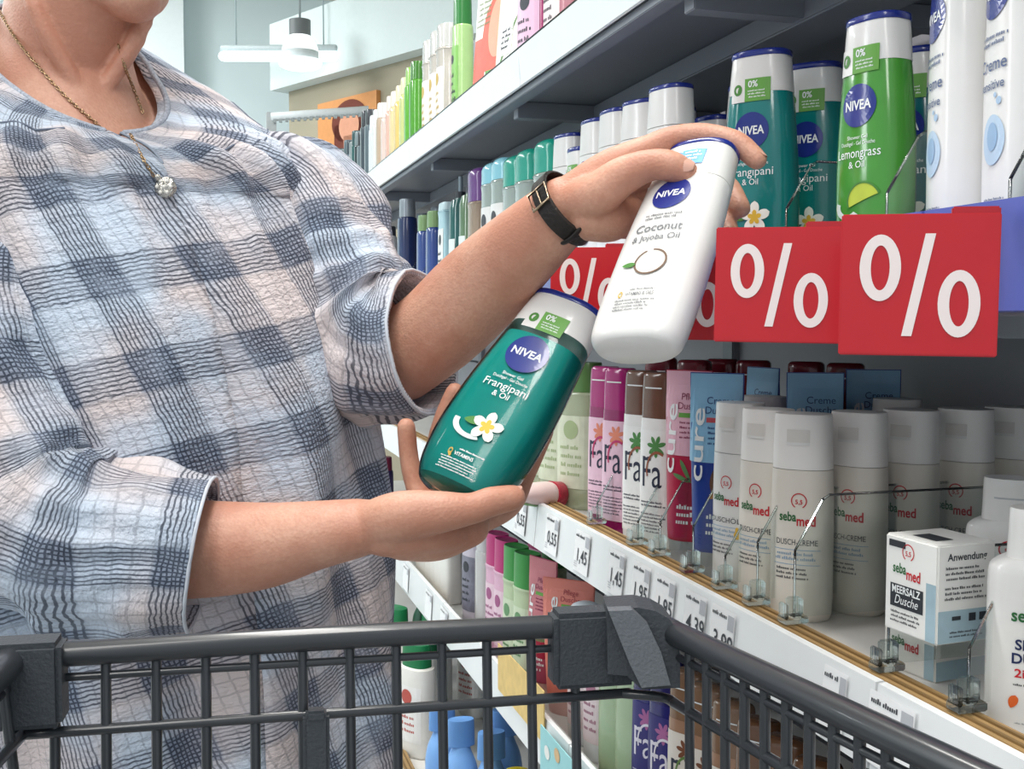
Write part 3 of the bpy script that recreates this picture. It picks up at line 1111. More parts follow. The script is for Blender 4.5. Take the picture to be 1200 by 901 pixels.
def plain_bottle(name, label, body, cap, H=.19, Wd=.06, D=.036, capf=.2, n=2.4, cap_w=.85, field=None, group=None, neck=False, dome=False, mark=None, cat='bottle'):
    r = thing(name, label, cat, group)
    a, b = Wd / 2, D / 2
    zc = H * (1 - capf)
    sh = [(zc - .012, a * .97, b * .97), (zc - .003, a * (cap_w + .06), b * (cap_w + .08)), (zc, a * cap_w, b * max(cap_w, .8))] if not neck else \
        [(zc - .05, a * .98, b * .98), (zc - .03, a * .86, b * .86), (zc - .012, a * .55, b * .62), (zc, a * cap_w * 1.02, b * cap_w * 1.1)]
    f = Form([(0, a * .85, b * .85), (.004, a * .96, b * .96), (.02, a, b), (zc * .55, a, b)] + sh, n, 28, 2)
    mk('body', f.mesh(), body, r, sharp=55)
    top = [(H - .012, a * cap_w * .93, b * cap_w), (H - .004, a * cap_w * .75, b * cap_w * .8), (H, a * cap_w * .4, b * cap_w * .45)] if dome else \
        [(H - .002, a * cap_w * .95, b * max(cap_w, .8) * .95), (H, a * cap_w * .91, b * max(cap_w, .8) * .9)]
    cf = Form([(zc + .0003, a * cap_w, b * max(cap_w, .8)), (zc + (H - zc) * .5, a * cap_w * .98, b * max(cap_w, .8) * .98)] + top, n, 28, 2)
    mk('cap', cf.mesh(), cap, r, sharp=45)
    if field is not None:
        pr = [('label_field', rect(-a * .8, a * .8, zc * .18, zc * .8, 8, 4), field, 1), ('fine_print', lines(-a * .55, a * .5, zc * .25, zc * .55, 4, 3, .35), mark or INK, 2),
              ('emblem', disc(0, zc * .68, a * .35, a * .35), mark or INK, 2)]
        add_prints(r, f, pr)
    return r


# ---- shelf with the signs (z = Z_NIV): from the near end to the far end
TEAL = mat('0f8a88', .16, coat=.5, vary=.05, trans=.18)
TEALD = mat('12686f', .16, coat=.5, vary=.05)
LGREEN = mat('4fa33c', .16, coat=.5, vary=.05, trans=.15)
DGREEN = mat('1f4a3c', .2, coat=.4)
gN = 'white creamy shower bottles with navy lids on the sign shelf'
w = cream_bottle('shower_cream_bottle', '', 'Creme', 'sensitive', Wd=.054, D=.042, H=.25, motif='drop', ink='5a6a8c', stamp=False)
place(w, 1173, .50, Z_NIV, -14, 'rightmost tall white bottle with blue swirl at the frame edge', 'tall white bottles at the right')
place(w, 1108, .505, Z_NIV, -20, 'tall white bottle with blue swirl beside the lemongrass bottle', 'tall white bottles at the right', copy=True)
place(w, 1146, .575, Z_NIV, 10, 'tall white bottle standing behind two tall white bottles', 'tall white bottles at the right', copy=True)
lg = gel_bottle('shower_gel_bottle', '', LGREEN, 'Lemongrass', 'lime', Wd=.066, D=.042, H=.198)
place(lg, 1022, .515, Z_NIV, 14, 'green lemongrass shower gel bottle with navy lid')
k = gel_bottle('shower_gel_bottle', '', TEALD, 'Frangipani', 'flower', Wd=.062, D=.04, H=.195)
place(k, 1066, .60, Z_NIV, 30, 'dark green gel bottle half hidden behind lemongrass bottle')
fr = gel_bottle('shower_gel_bottle', '', TEAL, 'Frangipani', 'flower', Wd=.072, D=.042, H=.205)
gF = 'turquoise frangipani bottles on the shelf'
fr.scale = (1.05, 1.05, 1.06)
place(fr, 870, .508, Z_NIV, 36, 'frontmost turquoise frangipani bottle on the shelf behind the fingertips', gF)
place(fr, 930, .582, Z_NIV, 40, 'second turquoise bottle right of the frontmost frangipani bottle', gF, copy=True)
place(fr, 975, .635, Z_NIV, 36, 'third turquoise bottle left of the lemongrass bottle', gF, copy=True)
place(fr, 860, .58, Z_NIV, 30, 'turquoise bottle directly left of the frontmost frangipani bottle', gF, copy=True)
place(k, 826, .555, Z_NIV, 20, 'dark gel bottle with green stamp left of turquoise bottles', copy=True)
cr = cream_bottle('shower_cream_bottle', '', 'Coconut', '& Jojoba Oil', Wd=.068, D=.042, H=.222, stamp=False)
place(cr, 803, .535, Z_NIV, 15, 'narrow white bottle next to the dark stamped gel bottle', gN)
place(cr, 777, .56, Z_NIV, 10, 'white bottle with navy lid above the hand, right one', gN, copy=True)
place(cr, 741, .505, Z_NIV, 24, 'white bottle with navy lid rising above the wrist knuckles', gN, copy=True)
place(cr, 714, .50, Z_NIV, 6, 'slim white bottle left of the one above the knuckles', gN, copy=True)
place(cr, 697, .51, Z_NIV, 6, 'white bottle between dark green bottle and slim white bottle', gN, copy=True)
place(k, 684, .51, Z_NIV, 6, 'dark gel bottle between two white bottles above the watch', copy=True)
place(cr, 665, .51, Z_NIV, 14, 'leftmost white navy lidded bottle above the watch', gN, copy=True)
GLS = mat('b9c7bf', .12, coat=.6, vary=.05, trans=.35)
MINT = mat('16a08a', .25, coat=.4)
tb = plain_bottle('clear_bottle', '', GLS, MINT, H=.228, Wd=.075, D=.045, capf=.22, dome=True, cap_w=.98)
gT = 'clear bottles with green domed caps'
for px, X, lb in ((644, .51, 'clear bottle with green domed cap nearest the white bottles'), (619, .51, 'clear bottle with largest green domed cap behind the wrist'), (603, .505, 'clear bottle with green domed cap, left of the three')):
    place(tb, px, X, Z_NIV, 5, lb, gT, copy=px != 644)
cb = plain_bottle('clear_bottle', '', GLS, mat('8fd0e0', .2, coat=.4), H=.235, Wd=.07, D=.04, capf=.16, dome=True, cap_w=.98, field=WHITE)
place(cb, 588, .505, Z_NIV, 5, 'clear bottle with pale blue cap next to green caps')
place(cb, 579, .505, Z_NIV, 5, 'clear pale bottle beside the purple capped bottle', copy=True)
pb = plain_bottle('amber_bottle', 'brownish bottle with purple cap above the forearm', mat('9a8672', .2, coat=.5), mat('6d3f86', .25, coat=.4), H=.24, Wd=.07, D=.045, capf=.26, dome=True, cap_w=.98)
place(pb, 563, .51, Z_NIV, 5)


def pump_bottle(label, c, px, X, H=.20):
    r = thing('pump_bottle', label, 'bottle', 'thin pump bottles on the sign shelf')
    f = Form([(0, .024, .02), (.004, .027, .022), (H - .02, .027, .022), (H - .01, .014, .013), (H, .010, .010)], 2.2, 24, 2)
    mk('body', f.mesh(), c, r, sharp=50)
    mk('collar', tube([(0, 0, H), (0, 0, H + .012)], [.010, .010], sub=1, seg=14, round_ends=False), mat('2b3038', .3), r, sharp=40)
    mk('pump_stem', tube([(0, 0, H + .012), (0, 0, H + .042)], [.0045, .0045], sub=1, seg=10, round_ends=False), mat('7f8f9a', .25), r, sharp=40)
    add_prints(r, f, [('label_field', rect(-.02, .02, .03, .12), mat('dfe9e6', .5), 1)])
    place(r, px, X, Z_NIV, 0)


pump_bottle('green thin pump bottle beside the purple cap', mat('5d7a5a', .15, coat=.5), 548, .50)
pump_bottle('dark teal thin pump bottle left of the green pump bottle', mat('1f5a58', .15, coat=.5), 536, .50)
pc = plain_bottle('carton_pack', 'pale blue pack left of the teal pump bottle', mat('a8cdd6', .3), mat('c4dce2', .3), H=.20, Wd=.06, D=.045, capf=.08, n=6, cap_w=.98, field=WHITE, cat='pack')
place(pc, 524, .50, Z_NIV, 0)
DB = mat('20305e', .25, coat=.4)
SIL = mat('9aa2aa', .3, metal=.3)
db = plain_bottle('dark_blue_bottle', '', mat('2a4486', .25, coat=.4), mat('7fa06a', .3), H=.195, Wd=.06, D=.04, capf=.18)
gB = 'dark blue bottles on the far part of the sign shelf'
place(db, 508, .50, Z_NIV, 0, 'blue bottle with greenish cap, right one of the pair', gB)
place(db, 497, .50, Z_NIV, 0, 'blue bottle with greenish cap, left one of the pair', gB, copy=True)
d2 = plain_bottle('dark_blue_bottle', '', DB, SIL, H=.255, Wd=.07, D=.048, capf=.17, cap_w=.8)
place(d2, 474, .50, Z_NIV, 0, 'tallest dark navy bottle with light grey cap', gB)
place(d2, 497, .62, Z_NIV, 0, 'navy bottle with dark cap behind greenish capped ones', gB, copy=True)
place(d2, 514, .62, Z_NIV, 0, 'navy bottle with dark cap behind the pale pack', gB, copy=True)
wb = plain_bottle('white_bottle', 'white bottle at the far left of the sign shelf', mat('e6e8e6', .3), mat('3a3f46', .4), H=.21, Wd=.07, D=.045, capf=.12, field=mat('d8dede', .4))
place(wb, 453, .50, Z_NIV, 0)
tl2 = plain_bottle('white_bottle', 'small dark teal bottle left of the far white bottle', mat('1f5066', .3), mat('9fb0b8', .3), H=.20, Wd=.06, D=.04, capf=.2)
place(tl2, 443, .50, Z_NIV, 0)

# ---- middle shelf
gS = 'off white shower cream bottles on the middle shelf'
sb = seb_bottle('shower_cream_bottle', '', 'DUSCH-CREME')
place(sb, 927, .508, Z_MID, 46, 'foremost off white shower cream bottle with full red and green lettering', gS)
so = seb_bottle('shower_oil_bottle', 'white shower oil bottle beside the blue tube', 'DUSCHÖL', body=WHITE, cap=WHITE, accent=PETALY, H=.184)
place(so, 857, .503, Z_MID, 20)
place(sb, 884, .51, Z_MID, 24, 'off white bottle between shower oil and foremost shower cream', gS, copy=True)
for px, X, tn, lb in ((994, .565, 28, 'second off white bottle right of the foremost one'), (1040, .61, 28, 'third off white bottle right of the foremost one'),
                      (1098, .66, 28, 'fourth off white bottle right of the foremost one'), (1149, .712, 28, 'last off white bottle before the shelf back'),
                      (905, .60, 28, 'off white bottle hidden behind the foremost, only its cap top shows'), (958, .655, 28, 'off white bottle deep behind, between cap tops'),
                      (1000, .70, 28, 'rearmost off white bottle behind the second one')):
    place(sb, px, X, Z_MID, tn, lb, gS, copy=True)
bt = squeeze_tube('shower_tube', '', mat('8fc4e6', .35), mat('1f3f96', .3), mat('c9ced0', .15, trans=.4), ('Creme', 'Dusche'), motif='coconut')
place(bt, 830, .498, Z_MID, 44, 'light and dark blue shower tube with coconut picture', 'shower tubes')
pk = squeeze_tube('shower_tube', '', mat('e9b8c8', .35), mat('b81f44', .3), mat('c9ced0', .15, trans=.4), ('Pflege', 'Dusche'), ink='8a2a50')
place(pk, 791, .500, Z_MID, 34, 'pink and red shower tube left of blue tube', 'shower tubes')
place(bt, 893, .63, Z_MID, 10, 'blue tube turned sideways behind the white shower oil', 'shower tubes', copy=True)
place(bt, 946, .62, Z_MID, 62, 'blue tube behind the foremost white bottle', 'shower tubes', copy=True)
place(bt, 1018, .72, Z_MID, 60, 'blue tube farthest right near the shelf back', 'shower tubes', copy=True)
MAG = mat('b51f7a', .16, coat=.5, trans=.12)
mg = fa_bottle('shower_bottle', '', MAG, mat('9c1f66', .16, coat=.5, trans=.12), mat('efc9dc', .35, vary=.08), motif=(mat('e58a70', .5), mat('c83a70', .5)))
gM = 'magenta capped bottles'
place(mg, 722, .505, Z_MID, 26, 'magenta capped bottle, right one of the front pair', gM)
place(mg, 705, .50, Z_MID, 22, 'magenta capped bottle, left one of the front pair', gM, copy=True)
bw = fa_bottle('shower_bottle', '', mat('6e4a3a', .2, coat=.5), mat('efeeec', .3), mat('f4f4f2', .35), motif=(mat('4f8a4a', .5), mat('9a5a40', .5)))
gW = 'white bottles with brown caps'
place(bw, 766, .50, Z_MID, 26, 'white bottle with brown cap beside pink tube', gW)
place(bw, 747, .502, Z_MID, 24, 'white bottle with brown cap beside magenta bottle', gW, copy=True)
dr = fa_bottle('shower_bottle', '', mat('7c1f2c', .2, coat=.4), mat('b07f88', .2, trans=.1), mat('d8b8bc', .4), H=.215, motif=None)
gR = 'bottles with dark red caps in the rear row'
for px, X, lb in ((893, .66, 'dark red capped bottle behind a sideways blue tube'), (858, .64, 'dark red capped bottle behind the front blue tube'), (818, .60, 'dark red capped bottle behind the tube pair'),
                  (962, .70, 'dark red capped bottle rear left of its pair'), (988, .72, 'dark red capped bottle rear right of its pair'), (775, .59, 'dark red capped bottle behind brown capped ones')):
    place(dr, px, X, Z_MID, 40, lb, gR, copy=px != 893)
PALE = mat('cdd8b4', .12, coat=.6, trans=.35, vary=.08)
pl_ = plain_bottle('pale_green_bottle', '', PALE, mat('5f8a4a', .3, coat=.3), H=.205, Wd=.075, D=.045, capf=.2, cap_w=.9, field=mat('dfe6cc', .35, vary=.15), mark=mat('a9bb8c', .5))
gP = 'pale green see-through bottles'
place(pl_, 672, .515, Z_MID, 30, 'pale green see-through bottle beside the magenta pair', gP)
place(pl_, 650, .51, Z_MID, 20, 'pale green see-through bottle right of the thumb', gP, copy=True)
place(pl_, 630, .505, Z_MID, 10, 'pale green bottle hidden mostly behind turquoise bottle', gP, copy=True)
place(pl_, 611, .505, Z_MID, 10, 'leftmost pale green bottle behind the lower hand', gP, copy=True)
# a small tube lying on its side
lt = thing('lying_tube', 'small pink tube with red cap lying on middle shelf', 'tube')
f = Form([(.02, .016, .016), (.03, .019, .018), (.07, .020, .014), (.11, .021, .003), (.115, .021, .0012)], 2.1, 28, 2)
mk('body', f.mesh(), mat('ecd3d0', .35), lt, sharp=60)
mk('cap', Form([(0, .015, .015), (.003, .018, .018), (.0205, .0185, .0185)], 2.1, 28, 1).mesh(), mat('c2304a', .35, vary=.3, scale=300), lt, sharp=50)
add_prints(lt, f, [('label_field', rect(-.012, .012, .045, .08), mat('6f9a5a', .5, vary=.2), 1), ('printed_band', rect(-.017, .017, .085, .105), mat('c64a50', .5), 1)])
lt.location = tuple(PZ(657, 577, Z_MID + .022))
lt.rotation_euler = Matrix(((0.35, 0.25, 0.90), (-0.86, 0.45, 0.25), (-0.35, -0.86, 0.36))).to_euler()
lt.rotation_euler = (math.radians(84), 0, math.radians(-62))
lt.location.z = Z_MID + .0195

# boxes
BOX = mat('eeeeea', .45, vary=.03)


def carton(label, px, py, w, d, h, z, turn, full):
    r = thing('product_box', label, 'box', 'sea salt boxes')
    mk('carton', boxvf(-w / 2, w / 2, -d / 2, d / 2, 0, h, .0012), BOX, r, False)

    def front(vf, o=.0003):
        return [(p[0], -d / 2 - o, p[1]) for p in vf[0]], vf[1]

    def side(vf, o=.0003):
        return [(w / 2 + o, p[0], p[1]) for p in vf[0]], vf[1]

    def topf(vf, o=.0003):
        return [(p[0], p[1], h + o) for p in vf[0]], vf[1]
    dk = mat('30343a', .6)
    ws = mat('a8c3cf', .5, vary=.2, scale=30)
    for nm, vf, m, lay in seb_logo(-.004, h * (.62 if full else .45), .8):
        mk(nm.split('@')[0], front(vf, .0003 * lay), m, r, False)
    mk('wash_field', side(rect(-d / 2 + .001, d / 2 - .001, .001, h * .34), .0003), ws, r, False)
    mk('wash_field', front(rect(w * .30, w / 2 - .001, .001, h * .6), .0002), ws, r, False)
    mk('top_field', topf(rect(-w * .2, w * .25, -d * .3, d * .0)), dk, r, False)
    if full:
        mk('dark_field', front(rect(-w * .42, -w * .1, h * .88, h * .95)), dk, r, False)
        mk('dark_field', front(rect(-w * .38, w * .25, h * .26, h * .50)), dk, r, False)
        mk('lettering', front(txt('MEERSALZ', -w * .065, h * .41, .0075, w * .54, bold=.02), .0007), WINK, r, False)
        mk('lettering', front(txt('Dusche', -w * .06, h * .30, .009, w * .45, shear=.3), .0007), WINK, r, False)
        mk('fine_print', front(lines(-w * .38, w * .2, h * .08, h * .22, 3, 2, .4)), INK, r, False)
        mk('lettering', side(txt('Anwendung', 0, h * .84, .0070, bold=.02)), INK, r, False)
        mk('fine_print', side(join(lines(-d * .4, d * .35, h * .62, h * .78, 3, 5, .4), lines(-d * .4, d * .38, h * .42, h * .58, 3, 6, .4), lines(-d * .3, d * .38, h * .05, h * .13, 2, 8, .4)), .0006), INK, r, False)
        mk('printed_icons', side(join(rect(-d * .25, -d * .1, h * .24, h * .28), rect(.002, .008, h * .22, h * .30), rect(.011, .017, h * .22, h * .30)), .0006), dk, r, False)
    p = PZ(px, py, z)
    r.location = (p[0], p[1], z)
    r.rotation_euler = (0, 0, math.radians(-90 + turn))
    return r


carton('lower small white box under the taller sea salt box', 1094, 784, .052, .05, .045, Z_MID, 8, False)
carton('upright sea salt shower box standing on a small box', 1099, 741, .052, .05, .068, Z_MID + .0455, 5, True)
s1 = sport_bottle('sport_shower_bottle', 'white sport shower bottle cut off at the right frame edge', True, H=.195)
place(s1, 1212, .512, Z_MID, 52)
s2 = sport_bottle('sport_shower_bottle', 'white bottle with green label behind the sport bottle', False, H=.195)
place(s2, 1190, .60, Z_MID, 42)

for o in (s1, s2):
    o.scale = (.86, .86, .74)

# ---- top shelf
zt = Z_TOP
m_pink = mat('b03a6a', .2, coat=.5, trans=.1)
o = plain_bottle('pink_bottle', 'dusky pink bottle at the near end of the top shelf', mat('b9808c', .2, coat=.5), mat('8a3a50', .3), H=.22, field=mat('e4d2d4', .4))
place(o, 650, .50, zt, 10)
o = plain_bottle('magenta_bottle', 'magenta bottle with pale label on the top shelf', mat('9a2a66', .2, coat=.5), mat('7a2050', .3), H=.23, Wd=.07, D=.05, field=mat('d7b3cc', .4))
place(o, 621, .505, zt, 20)


def pouch(label, px, X, w, h, c, motif, turn, field=None):
    r = thing('refill_pouch', label, 'pouch', 'refill pouches on the top shelf')
    f = Form([(0, w * .46, .022), (.01, w * .49, .028), (h * .3, w * .5, .024), (h * .7, w * .5, .012), (h - .02, w * .5, .002), (h, w * .5, .0015)], 3.0, 32, 3)
    mk('body', f.mesh(), c, r, sharp=60)
    if motif:
        add_prints(r, f, [('motif_fruit', join(disc(.012, h * .55, w * .30, h * .30), rect(-w * .42, -w * .1, h * .10, h * .55)), mat('e2604e', .5, vary=.15), 1),
                          ('motif_flesh', disc(.018, h * .60, w * .20, h * .22), mat('f09a80', .5), 2),
                          ('motif_rind', rect(-.01, w * .42, h * .26, h * .30), mat('5a9a4a', .5), 2), ('fine_print', lines(-w * .4, -w * .05, h * .62, h * .82, 5, 3, .4), mat('7a8a6a', .6), 2)])
    else:
        add_prints(r, f, [('barcode_field', rect(-w * .2, w * .2, h * .3, h * .5), WINK, 1), ('fine_print', lines(-w * .15, w * .15, h * .33, h * .48, 4, 3, .5), INK, 2),
                          ('printed_stripe', petal(-w * .3, h * .15, 55, h * .5, .006), LEAF, 1)])
    place(r, px, X, zt, turn)


pouch('white refill pouch with watermelon picture on top shelf', 571, .50, .15, .25, mat('f1efea', .35), True, 16)
pouch('pale refill pouch with barcode right of the watermelon pouch', 598, .505, .11, .24, mat('dfe4d4', .35), False, 10)
o = plain_bottle('green_bottle', 'slim pale green bottle with green cap on top shelf', mat('a9cf8a', .2, coat=.4), mat('2f7a3a', .3), H=.25, Wd=.05, D=.04, capf=.2, field=mat('7fb85a', .4))
place(o, 541, .50, zt, 0)
CRM = mat('ddd6cc', .15, coat=.6, trans=.2, vary=.1)
o1 = plain_bottle('clear_cream_bottle', '', CRM, mat('e6e6e2', .15, coat=.6, trans=.3), H=.235, Wd=.07, D=.06, capf=.2, cap_w=.97, field=mat('e9e4da', .4), mark=GOLD)
gC = 'clear cream coloured bottles on the top shelf'
for i, (px, X, lb) in enumerate(((524, .505, 'clear cream bottle nearest the green bottle on top shelf'), (516, .50, 'clear cream bottle, middle one of three on top shelf'), (506, .50, 'clear cream bottle next to the lime bottles'))):
    place(o1, px, X, zt, 0, lb, gC, copy=i > 0)
rows = [(490, '4f9a2a', '3a7a22', .225, 'lime green bottle, rightmost of the green ones on top shelf'), (484, '5fae34', '8fc25a', .225, 'lime green bottle, left one of the green pair'),
        (478, 'c9d08a', 'e0dcb0', .215, 'pale yellow green bottle beside the lime pair'), (472, 'e6c878', 'efe0b8', .21, 'yellow bottle on top shelf'), (466, 'e8d2a0', 'f0e6d0', .21, 'cream yellow bottle on top shelf'),
        (461, 'e3b8a8', 'f0dcd4', .21, 'peach bottle on top shelf'), (456, 'e8cfc6', 'efe6e2', .205, 'pale pink bottle on top shelf'), (450, 'c2ac94', 'e4e0da', .22, 'beige brown bottle on top shelf'),
        (445, 'e4e6e4', 'f0f2f2', .215, 'white bottle beside the beige brown one'), (441, 'dfe4e6', 'eceff0', .21, 'white bottle left of its white twin'), (436, '5a6a72', '2a3036', .24, 'grey bottle with dark cap on top shelf'),
        (431, '3f4a52', '22282e', .25, 'dark grey bottle with black cap on top shelf')]
for px, b_, c_, H, lb in rows:
    o = plain_bottle('slim_bottle', lb, mat(b_, .18, coat=.5), mat(c_, .25, coat=.3), H=H, Wd=.06, D=.05, capf=.18, field=None, group='slim bottles along the top shelf')
    place(o, px, .50, zt, 0)
dk = ['6a7a80', '27343a', '1f5a58', '9aa4a6', '34506a', '20262c', '7a8a8e', '1f4a4c', '8a9496', '2c3a44', '566a72', '23303a', '98a4a8', '3a4e50']
px = 427.0
yy = colx(427, .5)
for i in range(12):
    y = yy + .0 + i * .062
    if y > Y1 - .05:
        break
    o = plain_bottle('dark_bottle', '%s bottle, %s from the aisle end of the top shelf' % (('grey green', 'near black', 'teal', 'silver grey', 'slate blue', 'black', 'pale grey', 'deep teal', 'ash grey', 'charcoal', 'steel grey', 'ink blue')[i],
                     ('twelfth', 'eleventh', 'tenth', 'ninth', 'eighth', 'seventh', 'sixth', 'fifth', 'fourth', 'third', 'second', 'first')[i]),
                     mat(dk[i], .15, coat=.5), mat(dk[(i + 5) % 14], .25), H=.20 + .012 * (i % 3), Wd=.052, D=.05, capf=.2, cap_w=.9, group='dark bottles at the far end of top shelf')
    place(o, 0, .50, zt, 0, y=y)

# ---- lower shelf
zl = Z_LOW
gL = 'products on the lower shelf'
def low(name, label, px, X, turn, **kw):
    o = plain_bottle(name, label, kw.pop('body'), kw.pop('cap'), **kw)
    place(o, px, X, zl, turn)
    return o


PKL, PKC = mat('e7b7d0', .35, vary=.08), mat('c02f78', .3)
GRL, GRC = mat('c3d6ae', .35, vary=.08), mat('3f9a48', .3)
p = plain_bottle('pink_shower_bottle', '', PKL, PKC, H=.21, Wd=.06, D=.034, capf=.26, cap_w=.98, field=mat('efd0df', .4), mark=mat('a85a8a', .5))
place(p, 579, .50, zl, 10, 'pale pink bottle with magenta cap, left one below the hand', 'pink bottles on lower shelf')
place(p, 591, .505, zl, 10, 'pale pink bottle with magenta cap, right one below the hand', 'pink bottles on lower shelf', copy=True)
place(p, 632, .62, zl, 10, 'pink bottle with magenta cap deep under the middle shelf', 'pink bottles on lower shelf', copy=True)
g_ = plain_bottle('green_shower_bottle', '', GRL, GRC, H=.21, Wd=.06, D=.036, capf=.26, cap_w=.98, field=mat('d4e2c4', .4), mark=mat('6a9a6a', .5))
place(g_, 602, .50, zl, 10, 'pale green bottle with green cap, left one of the pair', 'green bottles on lower shelf')
place(g_, 615, .505, zl, 14, 'pale green bottle with green cap, right one of the pair', 'green bottles on lower shelf', copy=True)
place(g_, 650, .60, zl, 10, 'green capped bottle behind the coral tube', 'green bottles on lower shelf', copy=True)
low('white_pack', 'teal and white pack on the lower shelf below the hand', 533, .52, 14, body=mat('6f9fb0', .35), cap=WHITE, H=.20, Wd=.075, D=.04, capf=.1, n=5, cap_w=.97, group=gL, field=mat('4f8aa6', .4))
low('grey_violet_tube', 'grey violet bottle with dark leaf label on lower shelf', 552, .505, 16, body=mat('cdc6d2', .3), cap=mat('b9b4c0', .3), H=.21, Wd=.06, D=.034, capf=.2, group=gL, field=mat('8a8a9a', .4, vary=.3))
low('clear_shampoo_bottle', 'clear greyish bottle left of the pink bottles', 568, .505, 8, body=mat('d8d8d6', .15, trans=.2), cap=mat('c8c8c8', .2), H=.205, Wd=.055, D=.03, capf=.2, group=gL)
wp = plain_bottle('white_pack', '', mat('eeece6', .4), mat('e8e6e0', .4), H=.19, Wd=.06, D=.036, capf=.12, n=4, cap_w=.95)
for i, px in enumerate((524, 518, 512, 506, 500, 494)):
    place(wp, px, .50, zl, 5, 'plain white bottle, %s left of the teal and white pack' % ('first', 'second', 'third', 'fourth', 'fifth', 'sixth')[i], 'plain white bottles on lower shelf', copy=i > 0)
ct = squeeze_tube('coral_tube', '', mat('e58a7c', .4), mat('e08070', .4), mat('d8b0a8', .3), ('Pflege', 'Dusche'), ink='b04a50', H=.20, Wd=.085)
place(ct, 657, .515, zl, 46, 'coral tube between green capped bottles and white domes', 'tubes on lower shelf')
ct2 = squeeze_tube('rose_tube', '', mat('c87a82', .4), mat('b5506a', .4), mat('d8b0a8', .3), ('Pflege', 'Dusche'), ink='8a2a50', H=.215, Wd=.07)
place(ct2, 632, .515, zl, 20, 'dusky rose tube left of the coral tube', 'tubes on lower shelf')
dm = plain_bottle('domed_bottle', '', mat('e3e8ec', .3, coat=.3), mat('dfe7ee', .3, coat=.3), H=.195, Wd=.055, D=.042, capf=.25, dome=True, cap_w=.98, field=mat('e8d8dc', .4), mark=mat('b07a90', .5))
for i, (px, X, lb) in enumerate(((672, .495, 'white domed bottle beside the coral tube'), (694, .497, 'white domed bottle next to the cart corner'), (700, .56, 'white domed bottle behind the front two domes'))):
    place(dm, px, X, zl, 20, lb, 'white domed bottles on lower shelf', copy=i > 0)
lg_ = plain_bottle('pale_green_bottle', '', mat('a6bd9a', .2, coat=.4), mat('8aa886', .3), H=.20, Wd=.06, D=.036, capf=.2, cap_w=.95)
place(lg_, 714, .497, zl, 20, 'sage green bottle right of domed bottles seen through the cart', 'sage green bottles on lower shelf')
place(lg_, 735, .50, zl, 20, 'sage green bottle beside the navy bottles seen through cart', 'sage green bottles on lower shelf', copy=True)
nv = fa_bottle('shower_bottle', '', mat('2a2660', .2, coat=.4), mat('2c2a72', .2, coat=.4), mat('35317a', .35), ink='e8e4f0', motif=(mat('b06aa0', .5), mat('e8e4f0', .5)))
place(nv, 756, .497, zl, 24, 'navy violet bottle, left of the pair behind the cart corner', 'navy violet bottles on lower shelf')
place(nv, 778, .497, zl, 24, 'navy violet bottle, right of the pair behind the cart corner', 'navy violet bottles on lower shelf', copy=True)
br = fa_bottle('shower_bottle', '', mat('8a6a52', .25, coat=.3), mat('a9836a', .25, coat=.3), mat('e9e2d8', .35), motif=(mat('7a4a30', .5), mat('6a8a4a', .5)))
for i, (px, lb) in enumerate(((800, 'brown and white bottle right of the navy violet pair'), (826, 'middle brown and white bottle of three on lower shelf'), (854, 'nearest brown and white bottle beside the amber bottles'))):
    place(br, px, .50, zl, 30, lb, 'brown and white bottles on lower shelf', copy=i > 0)
am = fa_bottle('shower_bottle', '', mat('7a5236', .2, coat=.4, trans=.15), mat('a07a54', .2, coat=.4, trans=.15), mat('d8a88a', .4, vary=.3), motif=(mat('e07040', .5), mat('d04a90', .5)))
for i, (px, X, lb) in enumerate(((884, .50, 'amber bottle with orange flower, first behind the cart side'), (918, .50, 'amber bottle with orange flower, second behind the cart side'), (956, .505, 'amber bottle with orange flower, third behind the cart side'), (1000, .505, 'amber bottle with orange flower, nearest behind the cart side'))):
    place(am, px, X, zl, 34, lb, 'amber bottles on lower shelf', copy=i > 0)

# ---- base shelf
zb = Z_BASE
GCAP = mat('1f7a4a', .3)
bb = plain_bottle('white_shampoo_bottle', '', mat('efede6', .35), GCAP, H=.225, Wd=.085, D=.055, capf=.2, cap_w=.8, field=mat('f3f2ee', .4), mark=mat('c05a50', .5))
gG = 'white bottles with green caps on base shelf'
pos = [(462, .425, 'first'), (478, .415, 'second'), (498, .455, 'third'), (515, .50, 'fourth'), (527, .53, 'fifth')]
for i, (px, X, nm) in enumerate(pos):
    place(bb, px, X, zb, 30, 'white bottle with green cap on base shelf, %s from the left' % nm, gG, copy=i > 0)
gd = plain_bottle('dark_green_bottle', '', mat('14573a', .3, coat=.2), mat('0f4a30', .35), H=.235, Wd=.075, D=.055, capf=.22, cap_w=.62, neck=True)
for i, (X, y, lb) in enumerate(((.42, 2.55, 'dark green bottle nearest on base shelf beyond the white ones'), (.43, 2.75, 'dark green bottle in middle of three at base shelf'), (.45, 2.95, 'dark green bottle farthest at base shelf'), (.53, 2.6, 'dark green bottle in second row at base shelf'))):
    place(gd, 0, X, zb, 10, lb, 'dark green bottles on base shelf', copy=i > 0, y=y)
bl = plain_bottle('blue_lotion_bottle', '', mat('7fb0ea', .35), mat('6fa2e2', .35), H=.185, Wd=.066, D=.060, capf=.24, cap_w=.44, neck=True, n=2.1)
for i, (X, y, lb) in enumerate(((.415, 1.885, 'light blue bottle with slim neck, leftmost on base shelf'), (.43, 1.805, 'light blue bottle with slim neck, second on base shelf'), (.465, 1.735, 'light blue bottle with slim neck, nearest on base shelf'), (.515, 1.83, 'light blue bottle with slim neck, rightmost on base shelf'))):
    place(bl, 0, X, zb, 0, lb, 'light blue bottles on base shelf', copy=i > 0, y=y)
yl = plain_bottle('yellow_cap_bottle', '', mat('7aa03a', .35), mat('d8c22a', .35), H=.17, Wd=.05, D=.05, capf=.12, cap_w=.95, n=2.0)
